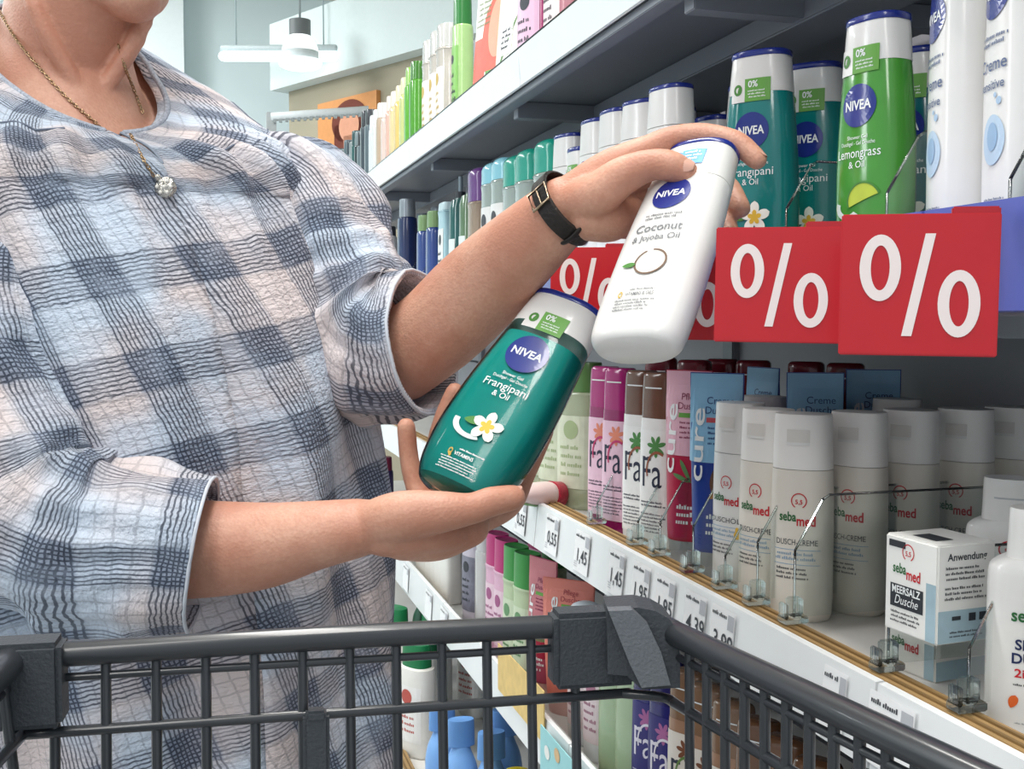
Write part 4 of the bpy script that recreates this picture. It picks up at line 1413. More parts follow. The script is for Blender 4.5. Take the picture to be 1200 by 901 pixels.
for i, (X, y, lb) in enumerate(((.47, 1.60, 'green bottle with yellow cap behind the light blue bottles'), (.435, 1.56, 'green bottle with yellow cap, left at frame bottom'), (.49, 1.53, 'green bottle with yellow cap, right at frame bottom'))):
    place(yl, 0, X, zb, 0, lb, 'yellow capped bottles on base shelf', copy=i > 0, y=y)

# dark violet bottles far along the lower shelf
dv_ = plain_bottle('violet_bottle', '', mat('3a2a5e', .3, coat=.3), mat('8a2a4a', .3), H=.20, Wd=.06, D=.05, capf=.18)
for i, (y, lb) in enumerate(((3.05, 'dark violet bottle seen left of the pinky finger'), (3.3, 'dark violet bottle further down the lower shelf'), (3.55, 'farthest dark violet bottle on lower shelf'))):
    place(dv_, 0, .50, zl, 0, lb, 'dark violet bottles on lower shelf', copy=i > 0, y=y)

# nudge neighbours that touch so that every product has its own space
bpy.context.view_layer.update()


def footprint(o):
    xs, ys = [], []
    for c in o.children:
        if c.type == 'MESH' and c.name.split('.')[0] in ('body', 'cap', 'carton'):
            for q in c.bound_box:
                v = o.matrix_world @ Vector(q)
                xs.append(v.x); ys.append(v.y)
    return (min(xs) - o.location.x, max(xs) - o.location.x, min(ys) - o.location.y, max(ys) - o.location.y) if xs else None


for zs in (Z_TOP, Z_NIV, Z_MID, Z_LOW, Z_BASE):
    its = [o for o in bpy.data.objects if o.parent is None and o.type == 'EMPTY' and o.get('category') in ('bottle', 'tube', 'pack', 'pouch') and abs(o.location.z - zs) < .001 and o.location.x > .3]
    fp = {o.name: footprint(o) for o in its}
    its = [o for o in its if fp[o.name]]
    for _ in range(80):
        moved = False
        for i, a in enumerate(its):
            for b in its[i + 1:]:
                fa, fb = fp[a.name], fp[b.name]
                ox = min(a.location.x + fa[1], b.location.x + fb[1]) - max(a.location.x + fa[0], b.location.x + fb[0])
                oy = min(a.location.y + fa[3], b.location.y + fb[3]) - max(a.location.y + fa[2], b.location.y + fb[2])
                tol = .013 if a.name in PIN and b.name in PIN else .007
                if ox > tol and oy > tol:
                    moved = True
                    if ox < oy * (3 if (a.name in PIN) != (b.name in PIN) else .6):
                        s = 1 if b.location.x > a.location.x else -1
                        wa, wb = (.08 if a.name in PIN else 1), (.08 if b.name in PIN else 1)
                        a.location.x -= s * ox * .6 * wa / (wa + wb); b.location.x += s * ox * .6 * wb / (wa + wb)
                    else:
                        s = 1 if b.location.y > a.location.y else -1
                        wa, wb = (.08 if a.name in PIN else 1), (.08 if b.name in PIN else 1)
                        a.location.y -= s * oy * .6 * wa / (wa + wb); b.location.y += s * oy * .6 * wb / (wa + wb)
        for o in its:
            lim = (.374 if zs == Z_BASE else .485) - fp[o.name][0]
            if o.location.x < lim:
                o.location.x += (lim - o.location.x) * .5
            o.location.x = min(o.location.x, .822 - fp[o.name][1])
        if not moved:
            break

# ------------------------------------------------------------------ the shopper
PHI = math.radians(40)
E1 = np.array([math.cos(PHI), math.sin(PHI)])      # from her right shoulder to her left one, in (side, depth)
E2 = np.array([math.sin(PHI), -math.cos(PHI)])     # where her chest faces
SECT = np.array([  # z, centre side, centre depth, half width, half thickness
    (0.72, -.318, 1.06, .212, .160), (0.80, -.320, 1.06, .210, .157), (0.88, -.322, 1.06, .206, .154), (0.95, -.324, 1.06, .203, .151),
    (1.05, -.330, 1.06, .200, .150), (1.15, -.350, 1.06, .198, .150), (1.21, -.364, 1.06, .198, .142), (1.26, -.376, 1.06, .196, .128)])
NECK = np.array([-.418, 1.055])


def sect(z):
    return [np.interp(z, SECT[:, 0], SECT[:, i]) for i in range(1, 5)]


def oval(c, a, b, th, n=2.25):
    s, k = math.sin(th), math.cos(th)
    s = math.copysign(abs(s) ** (2 / n), s)
    k = math.copysign(abs(k) ** (2 / n), k)
    return c + E2 * b * k + E1 * a * s


def collar(th, grow=0.0):
    k = math.cos(th)
    c = NECK + E2 * ((.112 + grow) * k if k > 0 else (.062 + grow) * k) + E1 * (.074 + grow) * math.sin(th)
    f = ((1 + k) / 2) ** 1.12
    return np.array([c[0], c[1], 1.446 + (1.304 - 1.446) * f])


def torso_pt(th, t, coll=collar, shrink=0.0):
    """t 0..1: collar to armpit line over the shoulders; t > 1: metres below it."""
    z1 = 1.26
    if t <= 1:
        p0 = coll(th)
        cs, cd, a, b = sect(z1)
        p1 = oval(np.array([cs, cd]), a - shrink, b - shrink, th)
        h = math.sin(t * math.pi / 2) ** .92
        v = 1 - math.cos(t * math.pi / 2)
        q = p0[:2] + (p1 - p0[:2]) * h
        return L(q[0], q[1], p0[2] + (z1 - p0[2]) * v - shrink * .6)
    z = z1 - (t - 1)
    cs, cd, a, b = sect(z)
    q = oval(np.array([cs, cd]), a - shrink, b - shrink, th)
    return L(q[0], q[1], z)


def grid_mesh(name, pts, uv, m, parent, closed=False):
    """pts[row][col]; uv the same; one quad sheet with its own UV map."""
    R, Cn = len(pts), len(pts[0])
    V = [tuple(p) for row in pts for p in row]
    Fc = [(i * Cn + j, i * Cn + j + 1, (i + 1) * Cn + j + 1, (i + 1) * Cn + j) for i in range(R - 1) for j in range(Cn - 1)]
    me = bpy.data.meshes.new(name)
    me.from_pydata(V, [], Fc)
    lay = me.uv_layers.new(name='cloth')
    flat = [u for row in uv for u in row]
    for lp_ in me.loops:
        lay.data[lp_.index].uv = flat[lp_.vertex_index]
    me.update()
    return link(name, me, m, parent)


person = thing('person', 'shopper in a blue grey checked shirt holding two bottles', 'person', loc=tuple(L(-.32, 1.06, 0)))
PO = np.array(person.location)


def pp(name, vf, m, smooth=True, sharp=None, parent=None):
    return mk(name, ([tuple(np.array(p) - PO) for p in vf[0]], vf[1]), m, parent or person, smooth, sharp)


# --- body: torso, neck, head, arms and hands grown together into one surface
parts = []


def neck_loop(th):
    c = NECK + E2 * .004 + E2 * .060 * math.cos(th) + E1 * .058 * math.sin(th)
    f = (1 + math.cos(th)) / 2
    return np.array([c[0], c[1], 1.435 - .062 * f])


SEG = 48
ths = [2 * math.pi * k / SEG for k in range(SEG)]
rings = []
for tt in np.linspace(.48, 0, 10):
    rings.append([torso_pt(th, 1 + tt, neck_loop, .013 + .022 * min(1, tt / .2)) for th in ths])
for tt in np.linspace(.94, 0.02, 12):
    rings.append([torso_pt(th, tt, lambda q: collar(q, -.002), .013) for th in ths])
for k in (.2, .4, .6, .8, 1.0):
    rw = []
    for th in ths:
        c0 = collar(th, -.002); c0[2] -= .008
        n0 = neck_loop(th)
        hh = k ** .75
        rw.append(L(*(c0[:2] + (n0[:2] - c0[:2]) * hh), c0[2] + (n0[2] - c0[2]) * k ** 1.25))
    rings.append(rw)
top_c = NECK + E2 * .045
for k in (.35, .7, 1.0):
    rings.append([(lambda n0: L(*(n0[:2] * (1 - k) + (top_c + E2 * .056 * math.cos(th) + E1 * .053 * math.sin(th)) * k), n0[2] + k * .075))(neck_loop(th)) for th in ths])
V = [tuple(p) for r_ in rings for p in r_]
n = len(rings)
Fq = [(i * SEG + k, i * SEG + (k + 1) % SEG, (i + 1) * SEG + (k + 1) % SEG, (i + 1) * SEG + k) for i in range(n - 1) for k in range(SEG)]
Fq += [tuple(range(SEG))[::-1], tuple((n - 1) * SEG + k for k in range(SEG))]
parts.append((V, Fq))
# head frame
face2 = np.array([.80, -.60])
side2 = np.array([.60, .80])
FACE = L(face2[0], face2[1], -.28); FACE = FACE / np.linalg.norm(FACE)
SIDE = L(side2[0], side2[1], 0); SIDE = SIDE / np.linalg.norm(SIDE)
HUP = np.cross(SIDE, FACE) * -1
if HUP[2] < 0:
    HUP = -HUP
CHIN = P(162, 26, .975)
HC = CHIN - FACE * .066 + HUP * .108


def hd(x, y, z):
    """Head coordinates: x to her left, y forward, z up, from the head centre."""
    return HC + SIDE * x + FACE * y + HUP * z


def headball(c, rx, ry, rz):
    v, f = ball((0, 0, 0), 1, 1, 1, 28, 18)
    return [tuple(hd(c[0] + p[0] * rx, c[1] + p[1] * ry, c[2] + p[2] * rz)) for p in v], f


parts += [headball((0, -.018, .030), .074, .094, .088), headball((0, .012, -.02), .062, .070, .085), headball((0, .052, -.088), .026, .024, .022),
          headball((-.028, .045, -.035), .028, .03, .03), headball((.028, .045, -.035), .028, .03, .03), headball((0, .07, -.062), .024, .016, .014)]
parts.append(tube([hd(0, .055, -.088), hd(.03, .030, -.080), hd(.052, -.01, -.055), hd(.058, -.025, -.02)], [.018, .019, .018, .014], seg=16))
parts.append(tube([hd(0, .055, -.088), hd(-.03, .030, -.080), hd(-.052, -.01, -.055), hd(-.058, -.025, -.02)], [.018, .019, .018, .014], seg=16))
parts.append(tube([hd(0, .076, .02), hd(0, .088, -.005), hd(0, .100, -.026)], [.008, .010, .013], seg=12))
for s_ in (-1, 1):
    parts.append(headball((s_ * .074, -.018, -.008), .008, .018, .030))
parts.append(tube([HC - FACE * .02 - HUP * .03, HC - FACE * .03 - HUP * .09, L(NECK[0], NECK[1], 1.41)], [.05, .054, .058], seg=24))
# throat cords and collarbones
parts.append(tube([L(*(NECK + E2 * .062 + E1 * .012), 1.355), L(*(NECK + E2 * .075 + E1 * .045), 1.42), hd(.052, -.03, -.06)], [.008, .009, .010], seg=10))
parts.append(tube([L(*(NECK + E2 * .062 - E1 * .012), 1.355), L(*(NECK + E2 * .06 - E1 * .045), 1.42), hd(-.052, -.03, -.06)], [.008, .009, .010], seg=10))


def limb(rows, seg=16, sub=4, up=(0, 0, 1)):
    return tube([P(*r[:3]) for r in rows], [r[3] if len(r) == 4 else (r[3], r[4]) for r in rows], seg=seg, sub=sub, up=up)


RSH = L(-.488, .962, 1.295)
LSH = L(-.262, 1.155, 1.300)
# right arm (near the camera) and left arm
parts.append(tube([RSH, P(10, 420, .93), P(85, 625, .91), P(200, 642, .90), P(300, 640, .90), P(370, 627, .895), P(422, 618, .895)],
                  [.042, .045, .044, (.042, .041), (.037, .036), (.031, .028), (.029, .0235)], seg=24, up=(0, 0, 1)))
parts.append(tube([LSH, P(378, 300, 1.13), P(440, 418, 1.09), P(497, 398, 1.055), P(560, 340, 1.02), P(615, 288, .975), P(662, 245, .94)],
                  [.042, .044, .044, (.043, .041), (.043, .040), (.036, .032), (.0285, .0235)], seg=24, up=tuple(FW)))
# left hand round the white bottle
W_L = (664, 243, .94)
lh = []
for mcp, rw, rm in (((757, 176, .928), .013, .0125), ((757, 203, .948), .013, .0125), ((752, 237, .962), .013, .012), ((742, 266, .972), .012, .011)):
    k = {176: (668, 225, .935), 203: (668, 236, .945), 237: (672, 248, .95), 266: (678, 262, .95)}[mcp[1]]
    lh.append(limb([k + (.015,), ((k[0] + mcp[0]) / 2, (k[1] + mcp[1]) / 2 - 4, (k[2] + mcp[2]) / 2, .0150), mcp + (rm,)], up=tuple(FW)))
lh.append(limb([(672, 238, .93, .018), (700, 228, .912, .0185), (730, 206, .902, .0160), (764, 193, .893, .0128), (786, 195, .888, .0128), (803, 203, .888, .0112)], seg=18))
lh.append(limb([(757, 176, .928, .0120), (786, 163, .928, .0108), (818, 159, .926, .0108), (845, 161, .919, .0096), (866, 169, .914, .0098), (887, 187, .907, .0086)], seg=18))
lh.append(limb([(757, 203, .948, .0120), (812, 200, .978, .0110), (850, 216, .968, .0100), (868, 244, .950, .0088)], seg=16))
lh.append(limb([(752, 237, .962, .0115), (806, 240, .985, .0105), (845, 255, .965, .0095), (856, 275, .945, .0085)], seg=16))
lh.append(limb([(742, 266, .972, .0110), (782, 278, .980, .0095), (812, 290, .965, .0085), (826, 305, .945, .0075)], seg=16))
lh.append(limb([(690, 255, .93, .020), (715, 256, .935, .020), (735, 250, .945, .016)], seg=16))
parts += lh
# right hand under the turquoise bottle
rh = []
for mcp in ((556, 612, .935), (545, 617, .953), (528, 617, .968), (508, 614, .980)):
    k = (432, 622, .895 + (mcp[2] - .93) * .45)
    rh.append(limb([k + (.016,), ((k[0] + mcp[0]) / 2, (k[1] + mcp[1]) / 2 + 5, (k[2] + mcp[2]) / 2, .0155), mcp + (.0125,)]))
rh.append(limb([(432, 615, .887, .019), (470, 605, .878, .0205), (515, 600, .874, .0170), (552, 596, .876, .0128), (575, 588, .881, .0122), (601, 583, .888, .0106)], seg=18))
rh.append(limb([(556, 612, .935, .0125), (596, 592, .968, .0112), (612, 560, .985, .0105), (626, 530, .985, .0098), (638, 506, .980, .0085)], seg=16))
rh.append(limb([(545, 617, .953, .0125), (568, 592, .990, .0112), (580, 545, 1.000, .0105), (590, 505, .995, .0090)], seg=16))
rh.append(limb([(528, 617, .968, .0120), (520, 580, 1.005, .0108), (512, 530, 1.015, .0102), (520, 492, 1.005, .0096), (533, 459, .998, .0086)], seg=16))
rh.append(limb([(508, 614, .980, .0115), (490, 578, 1.000, .0100), (480, 540, 1.000, .0092), (476, 500, .992, .0085)], seg=16))
rh.append(limb([(470, 628, .895, .020), (510, 628, .915, .021), (550, 618, .925, .017)], seg=16))
rh.append(limb([(470, 612, .92, .020), (520, 608, .945, .018)], seg=16))
rh.append(limb([(450, 624, .890, .020), (500, 624, .895, .017), (530, 624, .91, .015)], seg=16))
parts += rh
bv, bf = join(*parts)
tmp = mk('body_raw', ([tuple(np.array(p) - PO) for p in bv], bf), SKIN)
md = tmp.modifiers.new('grow', 'REMESH'); md.mode = 'VOXEL'; md.voxel_size = .0021; md.use_smooth_shade = True
ms = tmp.modifiers.new('soften', 'SMOOTH'); ms.factor = .5; ms.iterations = 7
dg = bpy.context.evaluated_depsgraph_get()
bme = bpy.data.meshes.new_from_object(tmp.evaluated_get(dg))
bpy.data.objects.remove(tmp)
body = link('body', bme, SKIN, person)

# nails
NAIL = mat('deae9b', .28, coat=.35, vary=.05)


def nail(tip, prev, nrm_px, r, w=.0058, ln=.0075):
    """Thin curved plate on the back of a fingertip."""
    p, q = P(*tip), P(*prev)
    t = (p - q) / np.linalg.norm(p - q)
    nn = np.array(nrm_px, float)
    nn = RT * nn[0] + UP * nn[1] - FW * nn[2]
    nn = nn - t * (nn @ t)
    nn /= np.linalg.norm(nn)
    s = np.cross(t, nn)
    V, Fc = [], []
    for i in range(7):
        for k in range(7):
            u, v = -1 + 2 * k / 6, -1 + 2 * i / 6
            e = math.sqrt(max(0, 1 - abs(v) ** 3 * .75))
            V.append(p + t * (ln * v) + s * (w * u * e) + nn * (r - .9 * (u * e * w) ** 2 / r * .8 - .0006 * v * v))
    Fc = [(i * 7 + k, i * 7 + k + 1, (i + 1) * 7 + k + 1, (i + 1) * 7 + k) for i in range(6) for k in range(6)]
    n0 = len(V)
    V += [p_ - nn * .0012 for p_ in V]
    Fc += [tuple(n0 + i for i in f[::-1]) for f in Fc]
    pp('fingernail', (V, Fc), NAIL)


nail((795, 199.5, .888), (776, 194, .888), (0.02, .45, .9), .0121, .0070, .0100)
nail((601, 582, .888), (575, 588, .881), (.1, 1, .1), .0082, .006, .008)
nail((885, 186, .907), (866, 169, .914), (.8, .6, .3), .0085, .005, .006)

# face and hair
EYE, IRIS = mat('f2efea', .2), mat('4a5a5a', .2)
for s_ in (-1, 1):
    ey = pp('eye', headball((s_ * .031, .0585, .018), .012, .010, .0055), EYE)
    pp('iris', headball((s_ * .031, .0668, .0165), .0048, .0025, .0046), IRIS, parent=ey)
    pp('eyebrow', tube([hd(s_ * .016, .082, .038), hd(s_ * .032, .080, .043), hd(s_ * .048, .068, .038)], [.0025, .003, .002], seg=8), mat('6b5646', .8))
pp('lips', join(tube([hd(-.022, .076, -.058), hd(0, .0885, -.055), hd(.022, .076, -.058)], [.002, .004, .002], seg=8),
                tube([hd(-.020, .076, -.061), hd(0, .0880, -.064), hd(.020, .076, -.061)], [.002, .0045, .002], seg=8)), mat('b86a62', .4))
hv, hf = ball((0, 0, 0), 1, 1, 1, 48, 32)
HV = []
for p_ in hv:
    k = noise.noise(Vector((p_[0] * 9, p_[1] * 9, p_[2] * 3))) * .05
    x, y, z = p_[0] * .086 * (1 + k), p_[1] * .100 * (1 + k) - .030, p_[2] * .100 * (1 + k) + .045
    if y > .045 and z < .085:
        y = .045
    if z < -.03:
        z = -.03 - (-.03 - z) * .5
    HV.append(tuple(hd(x, y, z)))
pp('hair', (HV, hf), mat('8a7358', .7, vary=.25, scale=160, bump=.004))


# --- shirt
def fold(u, v, a1=.006, a2=.0028, su=14, sv=4.5, seed=0.0):
    return noise.noise(Vector((u * su, v * sv, seed))) * a1 + noise.noise(Vector((u * su * 2.6 + 3, v * sv * 3.2, seed + 5))) * a2


NU = 220
trow = list(np.linspace(0, 1, 34)) + list(1 + np.linspace(.006, .555, 84))
pts, uvs = [], []
vlen = 0.0
prev_row = None
for ri, t in enumerate(trow):
    row, uvr = [], []
    for j in range(NU + 1):
        th = 2 * math.pi * j / NU
        p = torso_pt(th, t)
        u = (j / NU) * 1.16
        row.append(p)
    if prev_row is not None:
        vlen += float(np.mean([np.linalg.norm(a_ - b_) for a_, b_ in zip(row, prev_row)]))
    prev_row = row
    for j in range(NU + 1):
        u = (j / NU) * 1.176
        uvr.append((u - .28 * vlen, vlen + .35 + .204 * u))
    pts.append(row)
    uvs.append(uvr)
pts = np.array(pts)
# outward normals
du = np.gradient(pts, axis=1); dv = np.gradient(pts, axis=0)
nn = np.cross(du, dv); nn /= np.maximum(np.linalg.norm(nn, axis=2), 1e-9)[:, :, None]
mid = pts.mean(axis=(0, 1))
if ((pts - mid) * nn).sum() < 0:
    nn = -nn
R_, C_ = pts.shape[:2]
gather = math.radians(0)
for i in range(R_):
    vv = uvs[i][0][1]
    for j in range(C_):
        u = j / NU * 1.16
        up_ = min(1, i / 20)
        jj = j % NU
        u_p = math.cos(2 * math.pi * jj / NU) * .19, math.sin(2 * math.pi * jj / NU) * .19
        h = noise.noise(Vector((u_p[0] * 15 + vv * 3.0, u_p[1] * 15 - vv * 2.0, vv * 3.5))) * .0125 + noise.noise(Vector((u_p[0] * 36, u_p[1] * 36, vv * 9))) * .0040
        thd = math.degrees(2 * math.pi * jj / NU)
        thd = thd if thd < 180 else thd - 360
        # gathers running down from the yoke on both sides of the slit
        yk = math.exp(-((i - 26) / 16.0) ** 2)
        h +=   .0075 * yk * math.sin(math.radians(thd) * 26) * (1 if 8 < abs(thd) < 75 else 0)
        # long drape folds towards the belly
        if i > 34:
            k = min(1, (i - 34) / 25)
            h += k * .0085 * math.sin(math.radians(thd) * 9 + vv * 7) + k * .003 * math.sin(math.radians(thd) * 17 - vv * 11)
        h = h * up_ + .004
        # rolled collar edge
        if i < 4:
            h += .0035 * math.sin(math.pi * (i + .5) / 4)
        pts[i, j] += nn[i, j] * h
# neck slit at the front seam
tang = (torso_pt(.05, .4) - torso_pt(-.05, .4)); tang /= np.linalg.norm(tang)
SL = 22
for i in range(SL):
    g = .0058 * (1 - i / SL) ** .7
    for j in range(0, 7):
        k = (1 - j / 7)
        pts[i, j] += tang * g * k
        pts[i, C_ - 1 - j] -= tang * g * k
shirt = grid_mesh('shirt_body', [[p - PO for p in r_] for r_ in pts], uvs, SHIRT, person)
so_ = shirt.modifiers.new('thickness', 'SOLIDIFY'); so_.thickness = .0012; so_.offset = 0
# collar binding and slit edges
pp('collar_band', tube([pts[1, j] for j in range(2, C_ - 2, 5)], [.0030] * len(range(2, C_ - 2, 5)), seg=8, sub=1), mat('b4bbc8', .9, vary=.35, scale=420))
for sg in (1, -1):
    js = [int(round(a_ / 360 * NU)) * sg % NU for a_ in range(24, 112, 4)]
    pp('yoke_seam', tube([pts[15 - (2 if k > 14 else 0), j] + nn[15, j] * .0008 for k, j in enumerate(js)], [.0010] * len(js), seg=5, sub=1), mat('6d7686', .9))
pp('slit_edge', tube([pts[i, 0] for i in range(1, SL, 2)], [.0014] * len(range(1, SL, 2)), seg=6, sub=1), mat('8f98a6', .9))
pp('slit_edge', tube([pts[i, C_ - 1] for i in range(1, SL, 2)], [.0014] * len(range(1, SL, 2)), seg=6, sub=1), mat('8f98a6', .9))


def sleeve(path, radii, up, seed, uv0, cuff_rows=3, amp=1.0, elbow=.62):
    rows = smooth_path([list(p) + list(r) for p, r in zip(path, radii)], 14)
    c, r = rows[:, :3], rows[:, 3:]
    t = np.gradient(c, axis=0); t /= np.linalg.norm(t, axis=1)[:, None]
    ln = np.concatenate([[0], np.cumsum(np.linalg.norm(np.diff(c, axis=0), axis=1))])
    N = 120
    up = np.array(up, float)
    P_, U_ = [], []
    for i in range(len(c)):
        s = np.cross(up, t[i]); s /= np.linalg.norm(s)
        n_ = np.cross(t[i], s)
        f = i / (len(c) - 1)
        edge = min(1, (1 - f) / .16)
        row, ur = [], []
        for j in range(N + 1):
            a = 2 * math.pi * (j % N) / N
            q = (math.cos(a) * .5, math.sin(a) * .5)
            h = amp * (noise.noise(Vector((q[0] * 4.2, q[1] * 4.2, ln[i] * 14 + seed))) * .013 + noise.noise(Vector((q[0] * 9, q[1] * 9, ln[i] * 32 + seed))) * .006)
            h += amp * .0065 * math.exp(-((f - elbow) / .2) ** 2) * math.sin(ln[i] * 150 + 2.2 * math.sin(a + seed)) * (.5 + .5 * math.cos(a + seed))
            h *= (.25 + .75 * edge) * min(1, .3 + f * 3)
            row.append(c[i] + s * math.cos(a) * (r[i][0] + h) + n_ * math.sin(a) * (r[i][1] + h))
            ur.append((uv0[0] + (j / N) * .46, uv0[1] + ln[i]))
        P_.append(row); U_.append(ur)
    # turned hem: fold the end inwards
    last = np.array(P_[-1]); cc = last.mean(axis=0)
    for k, (sh, bk) in enumerate(((.004, .0), (.006, .02), (.008, .05))):
        P_.append([cc + (p - cc) * (1 - sh / .06) - t[-1] * bk for p in last])
        U_.append([(u[0], u[1] + .002 + bk) for u in U_[len(c) - 1]])
    # a stitched cuff ridge
    o = grid_mesh('sleeve', [[p - PO for p in r_] for r_ in P_], U_, SHIRT, person)
    return o, P_, c, t


sl_r = sleeve([L(-.405, 1.02, 1.295), RSH + [0, 0, -.002], P(-42, 330, .93), P(-12, 470, .905), P(30, 590, .89), P(105, 635, .885), P(175, 640, .885), P(237, 648, .89)],
              [(.040, .040), (.066, .062), (.079, .077), (.079, .077), (.082, .077), (.078, .072), (.070, .066), (.066, .062)], (0, .25, 1), 1.0, (.03, .02))
sl_l = sleeve([L(-.345, 1.10, 1.300), LSH + [0, 0, -.02], P(352, 245, 1.135), P(388, 330, 1.11), P(422, 392, 1.085), P(458, 408, 1.065), P(496, 402, 1.05)],
              [(.040, .040), (.064, .060), (.071, .068), (.075, .070), (.075, .071), (.071, .068), (.069, .066)], tuple(FW), 7.0, (.21, .06))
for nm, sl in (('sleeve_cuff', sl_r), ('sleeve_cuff', sl_l)):
    ring_ = [np.array(sl[1][-4][j]) for j in range(0, 121, 4)]
    ring_ = ring_[:-1] + [ring_[0]]
    pp(nm, tube(ring_, [.0016] * len(ring_), seg=6, sub=1), mat('cdd3dc', .9))

# --- trousers and shoes (below the frame)
TR = mat('2f3542', .85, vary=.12, scale=60, bump=.003)
hip = L(-.315, 1.06, .78)
for s_ in (-1, 1):
    h0 = np.array([-.315, 1.06]) + E1 * .09 * s_
    k0 = h0 + E2 * .02
    pp('trouser_leg', tube([L(h0[0] - E1[0] * .02 * s_, h0[1], .76), L(h0[0], h0[1], .64), L(k0[0], k0[1], .45), L(h0[0], h0[1], .10)], [(.085, .10), (.088, .10), (.075, .08), (.06, .065)], up=(0, 1, 0), seg=24, sub=6), TR)
    f0 = L(h0[0], h0[1], .045); f1 = L(*(h0 + E2 * .16), .035)
    pp('shoe', tube([f0 - (f1 - f0) * .35, f0, (f0 + f1) / 2, f1], [(.034, .045), (.04, .045), (.044, .036), (.038, .026)], seg=18, sub=5), mat('3a3a3e', .6))

# --- necklace, pendant and wristwatch
from mathutils.bvhtree import BVHTree


def bvh_of(o):
    me = o.data
    return BVHTree.FromPolygons([Vector(tuple(np.array(v.co) + PO)) for v in me.vertices], [tuple(p.vertices) for p in me.polygons])


BVB, BVS = bvh_of(body), bvh_of(shirt)


def hit(px, py, tree, off):
    r = Vector(tuple(ray(px, py))).normalized()
    h = tree.ray_cast(Vector(tuple(CAM)), r)
    if h[0] is None:
        return P(px, py, 1.0)
    nrm_ = h[1] if h[1].dot(r) < 0 else -h[1]
    return np.array(h[0] + nrm_ * off)


nk = thing('necklace', 'thin metal chain necklace with a round silver pendant', 'necklace', loc=tuple(hit(190, 222, BVS, .004)))
NO = np.array(nk.location)
CH = mat('b59a78', .25, metal=.9)
SILV = mat('c9c6be', .25, metal=.9, bump=.003, scale=250)


def chain(pixels, trees):
    pth = smooth_path([list(hit(x, y, t, .0016)) for (x, y), t in zip(pixels, trees)], 10)
    seg_ = np.linalg.norm(np.diff(pth, axis=0), axis=1)
    cum = np.concatenate([[0], np.cumsum(seg_)])
    nlink = int(cum[-1] / .0036)
    for i in range(nlink):
        a_ = np.array([np.interp(i * .0036, cum, pth[:, k]) for k in range(3)])
        b_ = np.array([np.interp((i + 1.35) * .0036, cum, pth[:, k]) for k in range(3)])
        d_ = b_ - a_
        ln_ = np.linalg.norm(d_)
        if ln_ < 1e-5:
            continue
        d_ /= ln_
        e_ = np.cross(d_, -FW if i % 2 else UP); e_ /= np.linalg.norm(e_)
        c_ = (a_ + b_) / 2
        lp2 = [c_ + d_ * (ln_ / 2) * math.cos(q) + e_ * .0011 * math.sin(q) - NO for q in np.linspace(0, 2 * math.pi, 11)]
        links.append(tube(lp2, [.00055] * 11, seg=5, sub=1, round_ends=False, caps=False))


links = []
chain([(-6, 4), (20, 45), (45, 78), (75, 112), (100, 135), (119, 151)], [BVB] * 6)
chain([(138, 52), (146, 80), (155, 105), (166, 134)], [BVB] * 4)
chain([(152, 158), (166, 186), (180, 208)], [BVS] * 3)
ch_o = mk('chain', join(*links), CH, nk)
ch_o['kind'] = 'stuff'
mk('bail', ([tuple(np.array(p) - NO) for p in ball(hit(182, 209, BVS, .004), .003, .003, .003, 12, 8)[0]], ball((0, 0, 0), 1, su=12, sv=8)[1]), SILV, nk)
pv = []
pc_ = hit(191, 223, BVS, .005)
v_, f_ = ball((0, 0, 0), 1, 1, 1, 22, 14)
for p_ in v_:
    k = 1 + .12 * noise.noise(Vector(p_) * 3.2)
    pv.append(tuple(pc_ + (RT * p_[0] * .0098 + UP * p_[1] * .0092 - FW * p_[2] * .0048) * k - NO))
mk('pendant', (pv, f_), SILV, nk)
for i in range(7):
    a_ = 2 * math.pi * i / 6
    q = pc_ + (RT * math.cos(a_) * .0058 + UP * math.sin(a_) * .0055) * (0 if i == 6 else 1) - FW * .0040
    mk('stone', ([tuple(np.array(p) - NO) for p in ball(q, .0017, .0017, .0017, 8, 6)[0]], ball((0, 0, 0), 1, su=8, sv=6)[1]), mat('ece9e2', .1, coat=.8), nk)

wc, wd_ = P(663, 244, .94), P(690, 221, .925) - P(636, 268, .96)
wd_ /= np.linalg.norm(wd_)
wt = thing('wristwatch', 'dark leather strap wristwatch on the raised wrist', 'watch', loc=tuple(wc))
sU = np.cross(FW, wd_); sU /= np.linalg.norm(sU)
nU = np.cross(wd_, sU)
Vw, Fw_ = [], []
NS = 48
for i in range(NS):
    a_ = 2 * math.pi * i / NS
    for w_, e_ in ((-.0085, 0), (-.0075, .0026), (.0075, .0026), (.0085, 0)):
        rr_ = (.0312 + e_, .0262 + e_)
        Vw.append(tuple(sU * math.cos(a_) * rr_[0] + nU * math.sin(a_) * rr_[1] + wd_ * w_))
for i in range(NS):
    for k in range(4):
        k2 = (k + 1) % 4
        Fw_.append((i * 4 + k, ((i + 1) % NS) * 4 + k, ((i + 1) % NS) * 4 + k2, i * 4 + k2))
mk('strap', (Vw, Fw_), mat('2b2725', .5, vary=.25, scale=200, bump=.002), wt, sharp=60)


def on_wrist(a_, w_, e_):
    return sU * math.cos(a_) * (.0312 + e_) + nU * math.sin(a_) * (.0262 + e_) + wd_ * w_


